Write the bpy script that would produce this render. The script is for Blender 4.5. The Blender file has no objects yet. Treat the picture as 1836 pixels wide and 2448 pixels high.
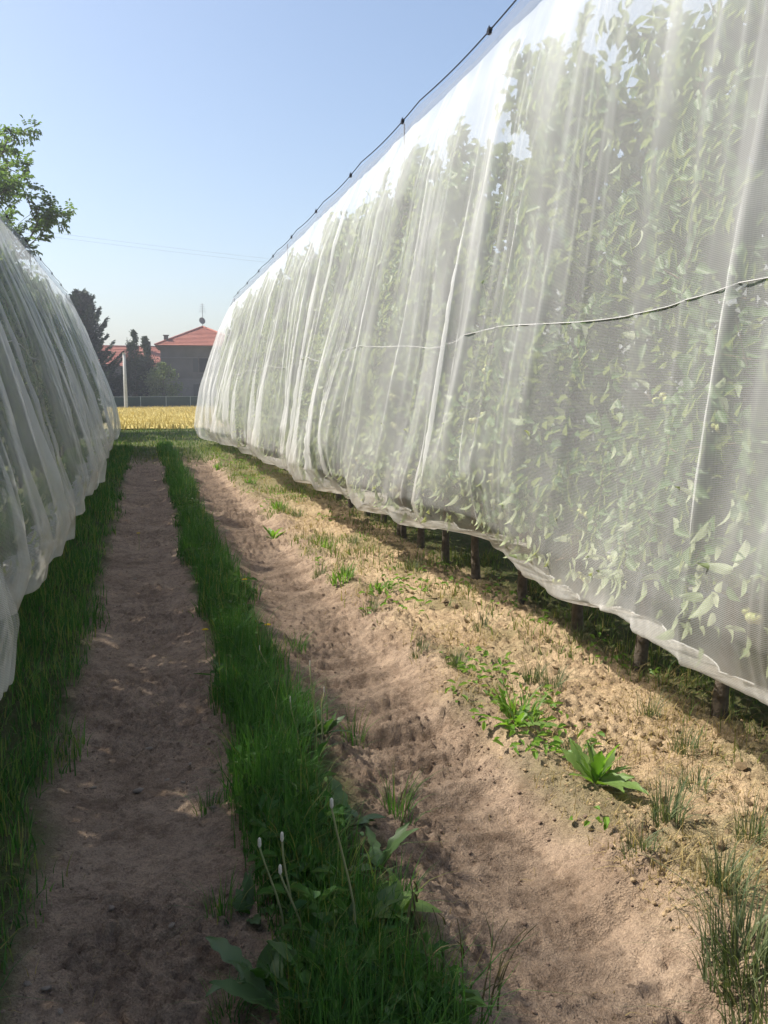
import bpy, math, random
import numpy as np
from mathutils import Vector, Matrix
R = math.radians
random.seed(7)
rng = np.random.default_rng(11)
sc = bpy.context.scene
COL = sc.collection

# ------------------------------------------------------------------ camera
CAM_H, FPX, W, HH = 1.65, 880.0, 768, 1024
YAW, PITCH = R(15.09), R(7.89)
cd = bpy.data.cameras.new('camera'); cam = bpy.data.objects.new('camera', cd); COL.objects.link(cam)
cd.sensor_fit = 'VERTICAL'; cd.sensor_height = 36; cd.lens = 36 * FPX / HH
cd.clip_start = 0.05; cd.clip_end = 5000
cam.location = (0, 0, CAM_H)
cam.rotation_euler = (R(90) - PITCH, 0, -YAW)
sc.camera = cam

# ------------------------------------------------------------------ sky, sun, exposure
SUN_AZ, SUN_EL = R(-64), R(50)            # azimuth from +Y, negative = to the left of the aisle
wd = bpy.data.worlds.new('World'); sc.world = wd; wd.use_nodes = True
wn = wd.node_tree; bg = wn.nodes['Background']
sky = wn.nodes.new('ShaderNodeTexSky'); sky.sky_type = 'NISHITA'; sky.sun_disc = False
sky.sun_elevation = SUN_EL; sky.sun_rotation = SUN_AZ
sky.air_density = 1.0; sky.dust_density = 2.4; sky.ozone_density = 0.8; sky.altitude = 50
wn.links.new(sky.outputs[0], bg.inputs[0]); bg.inputs[1].default_value = 0.122
sd = bpy.data.lights.new('sun', 'SUN'); sd.energy = 5.0; sd.angle = R(0.55); sd.color = (1.0, 0.94, 0.84)
sun = bpy.data.objects.new('sun', sd); COL.objects.link(sun)
tosun = Vector((math.sin(SUN_AZ) * math.cos(SUN_EL), math.cos(SUN_AZ) * math.cos(SUN_EL), math.sin(SUN_EL)))
sun.rotation_euler = tosun.to_track_quat('Z', 'Y').to_euler(); sun.location = (-20, 10, 30)
vs = sc.view_settings
vs.view_transform = 'Standard'; vs.look = 'None'; vs.exposure = 0.7; vs.gamma = 1; vs.use_curve_mapping = False
cy = sc.cycles
cy.max_bounces = 8; cy.diffuse_bounces = 4; cy.transmission_bounces = 6; cy.transparent_max_bounces = 96
cy.use_denoising = True; cy.use_adaptive_sampling = True; cy.adaptive_threshold = 0.02; cy.sample_clamp_indirect = 6.0
sc.render.film_transparent = False

# ------------------------------------------------------------------ helpers
def thing(name, label, cat, loc=(0, 0, 0), group=None):
    o = bpy.data.objects.new(name, None); COL.objects.link(o); o.location = loc
    o.empty_display_size = 0.1
    return tag(o, label, cat, group)
def tag(o, label=None, cat=None, group=None, kind=None):
    if label: o['label'] = label
    if cat: o['category'] = cat
    if group: o['group'] = group
    if kind: o['kind'] = kind
    return o
class MB:
    """collects triangles and quads for ONE mesh"""
    def __init__(s): s.v = []; s.t = []; s.q = []; s.n = 0; s.a = []
    def add(s, v, tris=None, quads=None, rnd=None):
        v = np.asarray(v, float).reshape(-1, 3); k = len(v)
        s.v.append(v)
        if tris is not None and len(tris): s.t.append(np.asarray(tris, int).reshape(-1, 3) + s.n)
        if quads is not None and len(quads): s.q.append(np.asarray(quads, int).reshape(-1, 4) + s.n)
        if rnd is None: rnd = np.full(k, random.random())
        s.a.append(np.asarray(rnd, float) * np.ones(k)); s.n += k
        return s
    def box(s, a, b):
        (x0, y0, z0), (x1, y1, z1) = a, b
        v = [(x0,y0,z0),(x1,y0,z0),(x1,y1,z0),(x0,y1,z0),(x0,y0,z1),(x1,y0,z1),(x1,y1,z1),(x0,y1,z1)]
        return s.add(v, None, [(0,3,2,1),(4,5,6,7),(0,1,5,4),(1,2,6,5),(2,3,7,6),(3,0,4,7)])
    def tube(s, pts, rad, sides=6, cap=True):
        pts = np.asarray(pts, float); n = len(pts); rad = np.ones(n) * rad
        d = np.gradient(pts, axis=0); d /= np.linalg.norm(d, axis=1)[:, None] + 1e-9
        ref = np.where(np.abs(d[:, 2:3]) > 0.8, [[1., 0, 0]], [[0, 0, 1.]])
        u = np.cross(d, ref); u /= np.linalg.norm(u, axis=1)[:, None] + 1e-9
        w = np.cross(d, u)
        a = np.arange(sides) / sides * 2 * np.pi
        v = pts[:, None] + rad[:, None, None] * (np.cos(a)[None, :, None] * u[:, None] + np.sin(a)[None, :, None] * w[:, None])
        i = np.arange(n - 1)[:, None] * sides; j = np.arange(sides)[None]; jn = (j + 1) % sides
        q = np.stack([i + j, i + jn, i + sides + jn, i + sides + j], -1).reshape(-1, 4)
        v = v.reshape(-1, 3); t = []
        if cap:
            k = len(v); v = np.vstack([v, pts[-1:]]); b = (n - 1) * sides
            t = [(b + x, b + (x + 1) % sides, k) for x in range(sides)]
        return s.add(v, t, q)
    def mesh(s, name, smooth=True, attrs=None):
        me = bpy.data.meshes.new(name)
        v = np.vstack(s.v); t = np.vstack(s.t) if s.t else np.zeros((0, 3), int); q = np.vstack(s.q) if s.q else np.zeros((0, 4), int)
        me.vertices.add(len(v)); me.vertices.foreach_set('co', v.astype(np.float32).ravel())
        li = np.concatenate([t.ravel(), q.ravel()]).astype(np.int32)
        me.loops.add(len(li)); me.loops.foreach_set('vertex_index', li)
        tot = len(t) + len(q); me.polygons.add(tot)
        ls = np.concatenate([np.arange(len(t)) * 3, len(t) * 3 + np.arange(len(q)) * 4]).astype(np.int32)
        me.polygons.foreach_set('loop_start', ls)
        me.polygons.foreach_set('use_smooth', np.full(tot, bool(smooth)))
        at = {'rnd': np.concatenate(s.a)}; at.update(attrs or {})
        for k, val in at.items():
            a = me.attributes.new(k, 'FLOAT', 'POINT'); a.data.foreach_set('value', np.asarray(val, np.float32).ravel())
        me.update(); me.validate(); return me
    def build(s, name, mat, parent=None, smooth=True, attrs=None):
        return link(name, s.mesh(name, smooth, attrs), mat, parent)
def link(name, me, mat=None, parent=None, loc=None):
    if mat and not me.materials: me.materials.append(mat)
    o = bpy.data.objects.new(name, me); COL.objects.link(o)
    if parent: o.parent = parent
    if loc is not None: o.location = loc
    return o
def copy_tree(o, parent=None):
    c = o.copy(); COL.objects.link(c); c.parent = parent
    for ch in list(o.children): copy_tree(ch, c)
    return c
def _h(i, j, s):
    n = (i.astype(np.int64) * 374761393 + j.astype(np.int64) * 668265263 + s * 1442695041) & 0xffffffff
    n = ((n ^ (n >> 13)) * 1274126177) & 0xffffffff
    n = ((n ^ (n >> 16)) * 2246822519) & 0xffffffff
    return ((n ^ (n >> 15)) & 0xffffff) / float(0xffffff)
def vn(x, y, s=0):
    """smooth value noise 0..1"""
    x, y = np.broadcast_arrays(np.asarray(x, float), np.asarray(y, float))
    i, j = np.floor(x), np.floor(y); fx, fy = x - i, y - j
    fx = fx * fx * fx * (fx * (fx * 6 - 15) + 10); fy = fy * fy * fy * (fy * (fy * 6 - 15) + 10)
    return (_h(i, j, s) * (1 - fx) + _h(i + 1, j, s) * fx) * (1 - fy) + (_h(i, j + 1, s) * (1 - fx) + _h(i + 1, j + 1, s) * fx) * fy
def fbm(x, y, s=0, o=4, g=0.5):
    a, t, r = 1.0, 0.0, 0
    for k in range(o):
        r = r + a * vn(x, y, s + k * 17); t += a; a *= g; x = x * 2.03 + 3.1; y = y * 2.03 + 1.7
    return r / t
def sm(a, b, x):
    t = np.clip((x - a) / (b - a), 0, 1); return t * t * (3 - 2 * t)

# ------------------------------------------------------------------ materials
def newmat(name):
    m = bpy.data.materials.new(name); m.use_nodes = True; nt = m.node_tree
    for n in list(nt.nodes):
        if n.type != 'OUTPUT_MATERIAL': nt.nodes.remove(n)
    return m, nt, [n for n in nt.nodes][0]
def N(nt, typ, **kw):
    n = nt.nodes.new('ShaderNode' + typ)
    for k, v in kw.items(): setattr(n, k, v)
    return n
def ramp(nt, src, stops):
    r = N(nt, 'ValToRGB'); e = r.color_ramp.elements
    while len(e) < len(stops): e.new(0.5)
    for el, (p, c) in zip(e, stops): el.position = p; el.color = (*c, 1)
    nt.links.new(src, r.inputs[0]); return r.outputs[0]
def attr(nt, name): return N(nt, 'Attribute', attribute_name=name).outputs['Fac']
def mixc(nt, f, a, b, mode='MIX'):
    m = N(nt, 'MixRGB', blend_type=mode)
    for s, v in zip(m.inputs, (f, a, b)):
        if isinstance(v, (int, float)): s.default_value = v
        elif isinstance(v, tuple): s.default_value = (*v, 1)
        else: nt.links.new(v, s)
    return m.outputs[0]
def noise(nt, scale, detail=4, rough=0.55, vec=None):
    n = N(nt, 'TexNoise'); n.inputs['Scale'].default_value = scale; n.inputs['Detail'].default_value = detail; n.inputs['Roughness'].default_value = rough
    if vec is None: vec = N(nt, 'TexCoord').outputs['Object']
    nt.links.new(vec, n.inputs['Vector']); return n.outputs['Fac']
def math_(nt, op, a, b=None, clamp=False):
    m = N(nt, 'Math', operation=op, use_clamp=clamp)
    for s, v in zip(m.inputs, (a, b)):
        if v is None: continue
        if isinstance(v, (int, float)): s.default_value = v
        else: nt.links.new(v, s)
    return m.outputs[0]
def simple(name, c1, c2=None, scale=8, rough=0.85, bump=0.0, bscale=40, detail=4):
    m, nt, out = newmat(name); p = N(nt, 'BsdfPrincipled'); p.inputs['Roughness'].default_value = rough
    p.inputs['Specular IOR Level'].default_value = 0.25
    if c2: nt.links.new(ramp(nt, noise(nt, scale, detail), [(0.32, c1), (0.68, c2)]), p.inputs['Base Color'])
    else: p.inputs['Base Color'].default_value = (*c1, 1)
    if bump:
        b = N(nt, 'Bump'); b.inputs['Strength'].default_value = bump; b.inputs['Distance'].default_value = 0.02
        nt.links.new(noise(nt, bscale, 5), b.inputs['Height']); nt.links.new(b.outputs[0], p.inputs['Normal'])
    nt.links.new(p.outputs[0], out.inputs[0]); return m
def leafmat(name, dark, light, under=None, trans=0.35, rough=0.5, tcol=None, gloss=0.3, straw=None):
    m, nt, out = newmat(name)
    r = attr(nt, 'rnd'); oi = N(nt, 'ObjectInfo').outputs['Random']
    f = math_(nt, 'FRACT', math_(nt, 'ADD', r, oi))
    c = ramp(nt, f, [(0.0, dark), (1.0, light)] if not straw else [(0.0, dark), (0.80, light), (0.93, tuple(a_ * .5 + b_ * .5 for a_, b_ in zip(light, straw))), (1.0, straw)])
    if under: c = mixc(nt, N(nt, 'NewGeometry').outputs['Backfacing'], c, under)
    p = N(nt, 'BsdfPrincipled'); p.inputs['Roughness'].default_value = rough; p.inputs['Specular IOR Level'].default_value = gloss
    nt.links.new(c, p.inputs['Base Color'])
    t = N(nt, 'BsdfTranslucent'); nt.links.new(mixc(nt, 1.0, c, tcol or (1.5, 1.6, 0.7), 'MULTIPLY'), t.inputs[0])
    mx = N(nt, 'MixShader'); mx.inputs[0].default_value = trans
    nt.links.new(p.outputs[0], mx.inputs[1]); nt.links.new(t.outputs[0], mx.inputs[2]); nt.links.new(mx.outputs[0], out.inputs[0])
    return m
def netmat(name, col, dirt, base=1.0, thread=0.16):
    """woven white polyethylene net: threads scatter and transmit, the holes between them are open"""
    m, nt, out = newmat(name)
    den = attr(nt, 'weave'); zz = attr(nt, 'zz'); uu = attr(nt, 'uu')
    tc = N(nt, 'TexCoord').outputs['Object']
    dn = noise(nt, 5.0, 5, 0.6, tc)
    dirtf = math_(nt, 'MULTIPLY', attr(nt, 'dirt'), ramp(nt, dn, [(0.35, (0.25,)*3), (0.7, (1,)*3)]))
    c = mixc(nt, dirtf, col, dirt)
    d = N(nt, 'BsdfDiffuse'); t = N(nt, 'BsdfTranslucent'); nt.links.new(c, d.inputs[0]); nt.links.new(c, t.inputs[0])
    s = N(nt, 'MixShader'); s.inputs[0].default_value = 0.36; nt.links.new(d.outputs[0], s.inputs[1]); nt.links.new(t.outputs[0], s.inputs[2])
    # threads: 7 mm courses running along the sheet, broken up by a slow noise
    w1 = math_(nt, 'SINE', math_(nt, 'MULTIPLY', zz, 2 * math.pi / 0.0075))
    w2 = math_(nt, 'SINE', math_(nt, 'MULTIPLY', uu, 2 * math.pi / 0.012))
    th = math_(nt, 'MULTIPLY', math_(nt, 'ADD', w1, math_(nt, 'MULTIPLY', w2, 0.12)), thread)
    sp = math_(nt, 'MULTIPLY', math_(nt, 'SUBTRACT', noise(nt, 1.3, 3, 0.5, tc), 0.5), 0.35)
    a = math_(nt, 'MULTIPLY', den, math_(nt, 'ADD', math_(nt, 'ADD', th, sp), base), True)
    a = math_(nt, 'MINIMUM', a, 0.96)
    tr = N(nt, 'BsdfTransparent'); mx = N(nt, 'MixShader')
    nt.links.new(a, mx.inputs[0]); nt.links.new(tr.outputs[0], mx.inputs[1]); nt.links.new(s.outputs[0], mx.inputs[2])
    nt.links.new(mx.outputs[0], out.inputs[0]); return m
M = {}
M['net'] = netmat('net_white', (0.84, 0.85, 0.85), (0.52, 0.43, 0.31))
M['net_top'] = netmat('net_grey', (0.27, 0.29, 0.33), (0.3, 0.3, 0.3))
M['cable'] = simple('black_cable', (0.012, 0.012, 0.016), rough=0.5)
M['cord'] = simple('white_cord', (0.55, 0.55, 0.54), (0.42, 0.42, 0.40), 30)
M['bark'] = simple('bark', (0.075, 0.062, 0.048), (0.16, 0.13, 0.10), 25, 0.9, 0.6, 60)
M['twig'] = simple('twig', (0.10, 0.075, 0.045), (0.17, 0.13, 0.08), 30, 0.8)
M['apple_leaf'] = leafmat('apple_leaf', (0.040, 0.095, 0.022), (0.10, 0.18, 0.045), (0.25, 0.29, 0.18), 0.33, 0.45)
M['apple'] = simple('apple_skin', (0.30, 0.36, 0.12), (0.40, 0.36, 0.16), 20, 0.4)
M['grass'] = leafmat('grass_blade', (0.030, 0.100, 0.020), (0.105, 0.225, 0.052), None, 0.38, 0.5, straw=(0.24, 0.22, 0.08))
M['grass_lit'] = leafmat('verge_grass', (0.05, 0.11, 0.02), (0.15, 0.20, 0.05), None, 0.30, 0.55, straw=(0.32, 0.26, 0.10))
M['tuft'] = leafmat('tuft_grass', (0.06, 0.095, 0.045), (0.17, 0.19, 0.09), None, 0.25, 0.55)
M['dry'] = leafmat('dry_grass', (0.17, 0.12, 0.05), (0.40, 0.31, 0.14), None, 0.25, 0.7)
M['drydark'] = leafmat('dead_stem', (0.05, 0.045, 0.02), (0.12, 0.10, 0.045), None, 0.15, 0.7)
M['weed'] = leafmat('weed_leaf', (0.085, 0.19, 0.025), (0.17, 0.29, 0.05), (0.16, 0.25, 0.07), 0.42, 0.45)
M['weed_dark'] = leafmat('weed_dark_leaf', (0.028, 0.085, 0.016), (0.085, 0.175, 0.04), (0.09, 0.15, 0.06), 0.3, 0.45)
M['stalk'] = simple('pale_stalk', (0.20, 0.24, 0.10), (0.30, 0.28, 0.14), 30)
M['seed'] = simple('seed_head', (0.52, 0.49, 0.40), (0.66, 0.63, 0.55), 200, rough=0.9)
M['yellow'] = simple('yellow_petal', (0.75, 0.55, 0.03), rough=0.7)
M['clod'] = simple('clod_soil', (0.30, 0.21, 0.118), (0.42, 0.31, 0.185), 30, 0.95, 0.8, 90)
M['stone'] = simple('pebble', (0.25, 0.20, 0.155), (0.38, 0.32, 0.26), 30, 0.9, 0.6, 80)
M['concrete'] = simple('concrete', (0.38, 0.38, 0.37), (0.50, 0.50, 0.48), 6, 0.9, 0.3, 50)
M['conc_dark'] = simple('weathered_concrete', (0.24, 0.24, 0.24), (0.34, 0.34, 0.33), 2, 0.9, 0.3, 50)

# ------------------------------------------------------------------ the ground: one sheet, ruts and all
def row_fade(y): return 1 - sm(21, 26, y)
def rutL(y): return -0.03 + 0.05 * (fbm(y * 0.5, 0, 3, 2) - 0.5)
def rutR(y): return 1.17 + 0.08 * (fbm(y * 0.6, 5, 4, 2) - 0.5)
def ground_h(x, y, fine=True):
    x, y = np.broadcast_arrays(np.asarray(x, float), np.asarray(y, float))
    fd = row_fade(y); near = sm(-4, -1, x) * (1 - sm(4, 7, x)) * (1 - sm(28, 40, y))
    cl, cr = rutL(y), rutR(y)
    wl = 0.36 + 0.05 * (fbm(y * 1.3, 2, 5, 3) - 0.5); wr = 0.33 + 0.08 * (fbm(y * 1.6, 7, 6, 3) - 0.5)
    dl = (x - cl) / wl; dr = (x - cr) / wr
    inl = np.exp(-np.abs(dl) ** 4 * 1.1); inr = np.exp(-np.abs(dr) ** 3.5 * 1.1)
    h = -0.055 * inl * fd - (0.085 + 0.04 * (fbm(y * 1.1, 1, 8, 2) - 0.5)) * inr * fd
    h += 0.035 * np.exp(-((x - 0.6) / 0.25) ** 2) * fd
    h += 0.055 * np.exp(-((x - cr - wr - 0.13 - 0.05 * (fbm(y * 2.2, 3, 9, 2) - 0.5)) / 0.13) ** 2) * fd * (0.35 + 1.1 * fbm(y * 1.4, 3, 10, 3))
    h += 0.03 * sm(1.7, 2.6, x) * near
    # tyre lugs pressed across the right rut, with deeper hollows every few decimetres
    ph = y + 0.10 * np.abs(x - cr) + 0.05 * fbm(x * 2, y * 2, 12, 2)
    lug = 0.5 + 0.5 * np.sin(ph * 2 * np.pi / 0.19 + 2.0 * fbm(y * 0.7, x, 13, 2))
    h += 0.030 * lug ** 1.6 * inr * fd * (0.25 + 1.1 * fbm(x * 1.2, y * 0.8, 14, 3))
    h -= 0.05 * sm(0.52, 0.75, fbm(x * 1.0, y * 1.8, 15, 2)) * inr * fd
    pw = (y - 0.22 * np.abs(x - cr) + 0.35 * fbm(y * 0.9, x * 0.9, 17, 3)) / (0.44 + 0.10 * vn(y * 0.15, 0, 19)); pw = pw - np.floor(pw)
    saw = np.where(pw < 0.22, pw / 0.22, 1 - (pw - 0.22) / 0.78)
    h += 0.064 * (1 + 0.5 * sm(4, 8, y)) * (saw - 0.5) * np.exp(-np.abs((x - cr - 0.04) / (wr + 0.06)) ** 4) * fd * sm(0.2, 0.6, fbm(x * 0.9, y * 0.7, 18, 2))
    lug2 = 0.5 + 0.5 * np.sin(ph * 2 * np.pi / 0.13)
    h += 0.007 * lug2 * np.exp(-((dl - 0.75) / 0.35) ** 2) * fd + 0.005 * lug2 * np.exp(-((dl + 0.6) / 0.3) ** 2) * fd
    h += 0.02 * sm(0.5, 0.8, fbm(x * 3.5, y * 2.5, 16, 3)) * near * (1 - 0.5 * inl)
    if fine:
        rough = (0.40 + 0.75 * sm(0.42, 0.66, fbm(x * 2.4, y * 1.6, 33, 3)) + 0.42 * sm(1.5, 1.75, x)) * near
        c = fbm(x * 17, y * 17, 20, 4, 0.6); h += 0.042 * (np.abs(c - 0.5) * 2) ** 0.8 * rough * (0.5 + fbm(x * 3, y * 3, 24, 2))
        h += 0.020 * (fbm(x * 55, y * 42, 21, 3, 0.65) - 0.5) * (0.25 + rough)
        c2 = fbm(x * 30, y * 21, 26, 3, 0.55); h -= 0.016 * sm(0.55, 0.66, c2) * rough * (1 - 0.6 * sm(1.5, 1.75, x))
    h += 0.10 * (fbm(x * 0.05, y * 0.05, 30, 2) - 0.5) * sm(30, 60, np.abs(y))
    return h
def axis(segs):
    out = [segs[0][0]]
    for a, b, n, p in segs:
        t = np.linspace(0, 1, n + 1)[1:]; out.extend(a + (b - a) * t ** p)
    return np.array(out)
gx = np.concatenate([axis([(-1.5, 2.75, 330, 1)])])
left = -1.5 - np.geomspace(0.03, 700, 46); right = 2.75 + np.geomspace(0.03, 700, 44)
gx = np.concatenate([left[::-1], gx, right])
ys = [1.7]
while ys[-1] < 60: ys.append(ys[-1] + max(0.0095, 0.0028 * ys[-1] ** 1.15) if ys[-1] < 30 else ys[-1] * 1.03)
gy = np.concatenate([-np.geomspace(0.1, 60, 12)[::-1] , np.linspace(0.1, 1.65, 30), np.array(ys), np.geomspace(70, 1500, 18)])
GX, GY = np.meshgrid(gx, gy); GZ = ground_h(GX, GY)
ny, nx = GX.shape
i = np.arange(ny - 1)[:, None] * nx + np.arange(nx - 1)[None]
q = np.stack([i, i + 1, i + nx + 1, i + nx], -1).reshape(-1, 4)
# colour masks: 'tan' dry clod strip, 'green' thin ground cover
edge = 0.16 * (fbm(GX * 4, GY * 3, 40, 4) - 0.5)
tan = sm(1.42, 1.85, GX + edge * 1.5) * (1 - 0.5 * sm(12, 24, GY))
green = np.maximum.reduce([sm(0.30, 0.42, GX + edge) * (1 - sm(0.66, 0.82, GX + edge)), 1 - sm(-0.52, -0.34, GX + edge),
                           sm(20, 24, GY + 8 * edge), 0.75 * sm(9, 17, GY) * sm(1.45, 1.65, GX + edge), sm(2.55, 2.85, GX + edge), 0.45 * sm(0.55, 0.75, fbm(GX * 2.2, GY * 1.6, 44, 3))* sm(1.4,1.6,GX)])
g = MB().add(np.stack([GX, GY, GZ], -1), None, q, 0)
m, nt, out = newmat('earth'); p = N(nt, 'BsdfPrincipled'); p.inputs['Roughness'].default_value = 0.95; p.inputs['Specular IOR Level'].default_value = 0.1
n1 = noise(nt, 2.2, 5, 0.6); n2 = noise(nt, 26, 6, 0.65); n3 = noise(nt, 140, 4, 0.6)
soil = ramp(nt, n1, [(0.3, (0.235, 0.170, 0.120)), (0.7, (0.36, 0.27, 0.195))])
tanc = ramp(nt, n1, [(0.3, (0.36, 0.26, 0.158)), (0.7, (0.49, 0.375, 0.24))])
c = mixc(nt, attr(nt, 'tan'), soil, tanc)
c = mixc(nt, 1.0, c, ramp(nt, n2, [(0.28, (0.62, 0.58, 0.55)), (0.46, (1, 1, 1)), (0.72, (1.3, 1.28, 1.25))]), 'MULTIPLY')
c = mixc(nt, 0.75, c, ramp(nt, noise(nt, 7, 6, 0.7), [(0.34, (0.58, 0.54, 0.52)), (0.5, (1, 1, 1)), (0.68, (1.15, 1.14, 1.12))]), 'MULTIPLY')
c = mixc(nt, 0.6, c, ramp(nt, n3, [(0.32, (0.5, 0.5, 0.5)), (0.66, (1.35, 1.35, 1.35))]), 'MULTIPLY')
gcol = ramp(nt, n2, [(0.3, (0.05, 0.065, 0.022)), (0.7, (0.085, 0.12, 0.035))])
gm = math_(nt, 'MULTIPLY', attr(nt, 'green'), ramp(nt, n2, [(0.2, (0.55,)*3), (0.6, (1,)*3)]))
c = mixc(nt, gm, c, gcol)
nt.links.new(c, p.inputs['Base Color'])
b = N(nt, 'Bump'); b.inputs['Strength'].default_value = 1.0; b.inputs['Distance'].default_value = 0.02
nt.links.new(math_(nt, 'ADD', n2, math_(nt, 'MULTIPLY', n3, 0.7)), b.inputs['Height']); nt.links.new(b.outputs[0], p.inputs['Normal'])
nt.links.new(p.outputs[0], out.inputs[0]); M['earth'] = m
tag(g.build('ground', m, attrs={'tan': tan, 'green': green}), kind='structure')

# ------------------------------------------------------------------ leaf and blade clouds
def unit(a): return a / (np.linalg.norm(a, axis=-1, keepdims=True) + 1e-9)
def leaves(mb, P, D, U, L, Wd, arch=0.18, rnd=None):
    """pointed folded leaves: P base, D direction, U approximate normal"""
    n = len(P); D = unit(D); S = unit(np.cross(D, U)); U = np.cross(S, D); L = np.ones(n) * L; Wd = np.ones(n) * Wd
    L1 = L[:, None]; W1 = Wd[:, None]; t = P + D * L1 - U * L1 * arch * .9
    def side(f, w, sg): return P + D * L1 * f + S * W1 * w * sg + U * (L1 * arch * .5 * np.sin(f * 3.1) + W1 * w * .45)
    v = np.stack([P, side(.26, .40, -1), side(.64, .44, -1), t, side(.64, .44, 1), side(.26, .40, 1)], 1).reshape(-1, 3)
    o = np.arange(n)[:, None] * 6
    q = np.concatenate([o + np.array([[3, 2, 1, 0]]), o + np.array([[5, 4, 3, 0]])])
    rnd = rng.random(n) if rnd is None else rnd
    mb.add(v, None, q, np.repeat(rnd, 6))
def blades(mb, P, Ht, Wd, lean, az, seg=3, rnd=None):
    """grass blades that bend over in direction az by lean"""
    n = len(P); o = np.stack([np.cos(az), np.sin(az), 0 * az], -1); s = np.stack([-np.sin(az + .6), np.cos(az + .6), 0 * az], -1)
    rows = []
    for k in range(seg + 1):
        t = k / seg; bend = lean * t ** 1.8
        c = P + o * (bend * Ht)[:, None] + np.array([0, 0, 1.]) * (Ht * (t - 0.38 * lean * t ** 2.6))[:, None]
        w = (Wd * (1 - t ** 1.5) * 0.5)[:, None]
        if k < seg: rows += [c - s * w, c + s * w]
        else: rows += [c]
    v = np.stack(rows, 1); K = 2 * seg + 1; b = np.arange(n)[:, None] * K
    qs = [b + np.array([[2*k, 2*k+1, 2*k+3, 2*k+2]]) for k in range(seg - 1)]
    tr = b + np.array([[2*seg-2, 2*seg-1, 2*seg]])
    rnd = rng.random(n) if rnd is None else rnd
    mb.add(v.reshape(-1, 3), tr, np.concatenate(qs) if qs else None, np.repeat(rnd, K))
def rnd_dir(n):
    return unit(rng.normal(size=(n, 3)))

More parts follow.
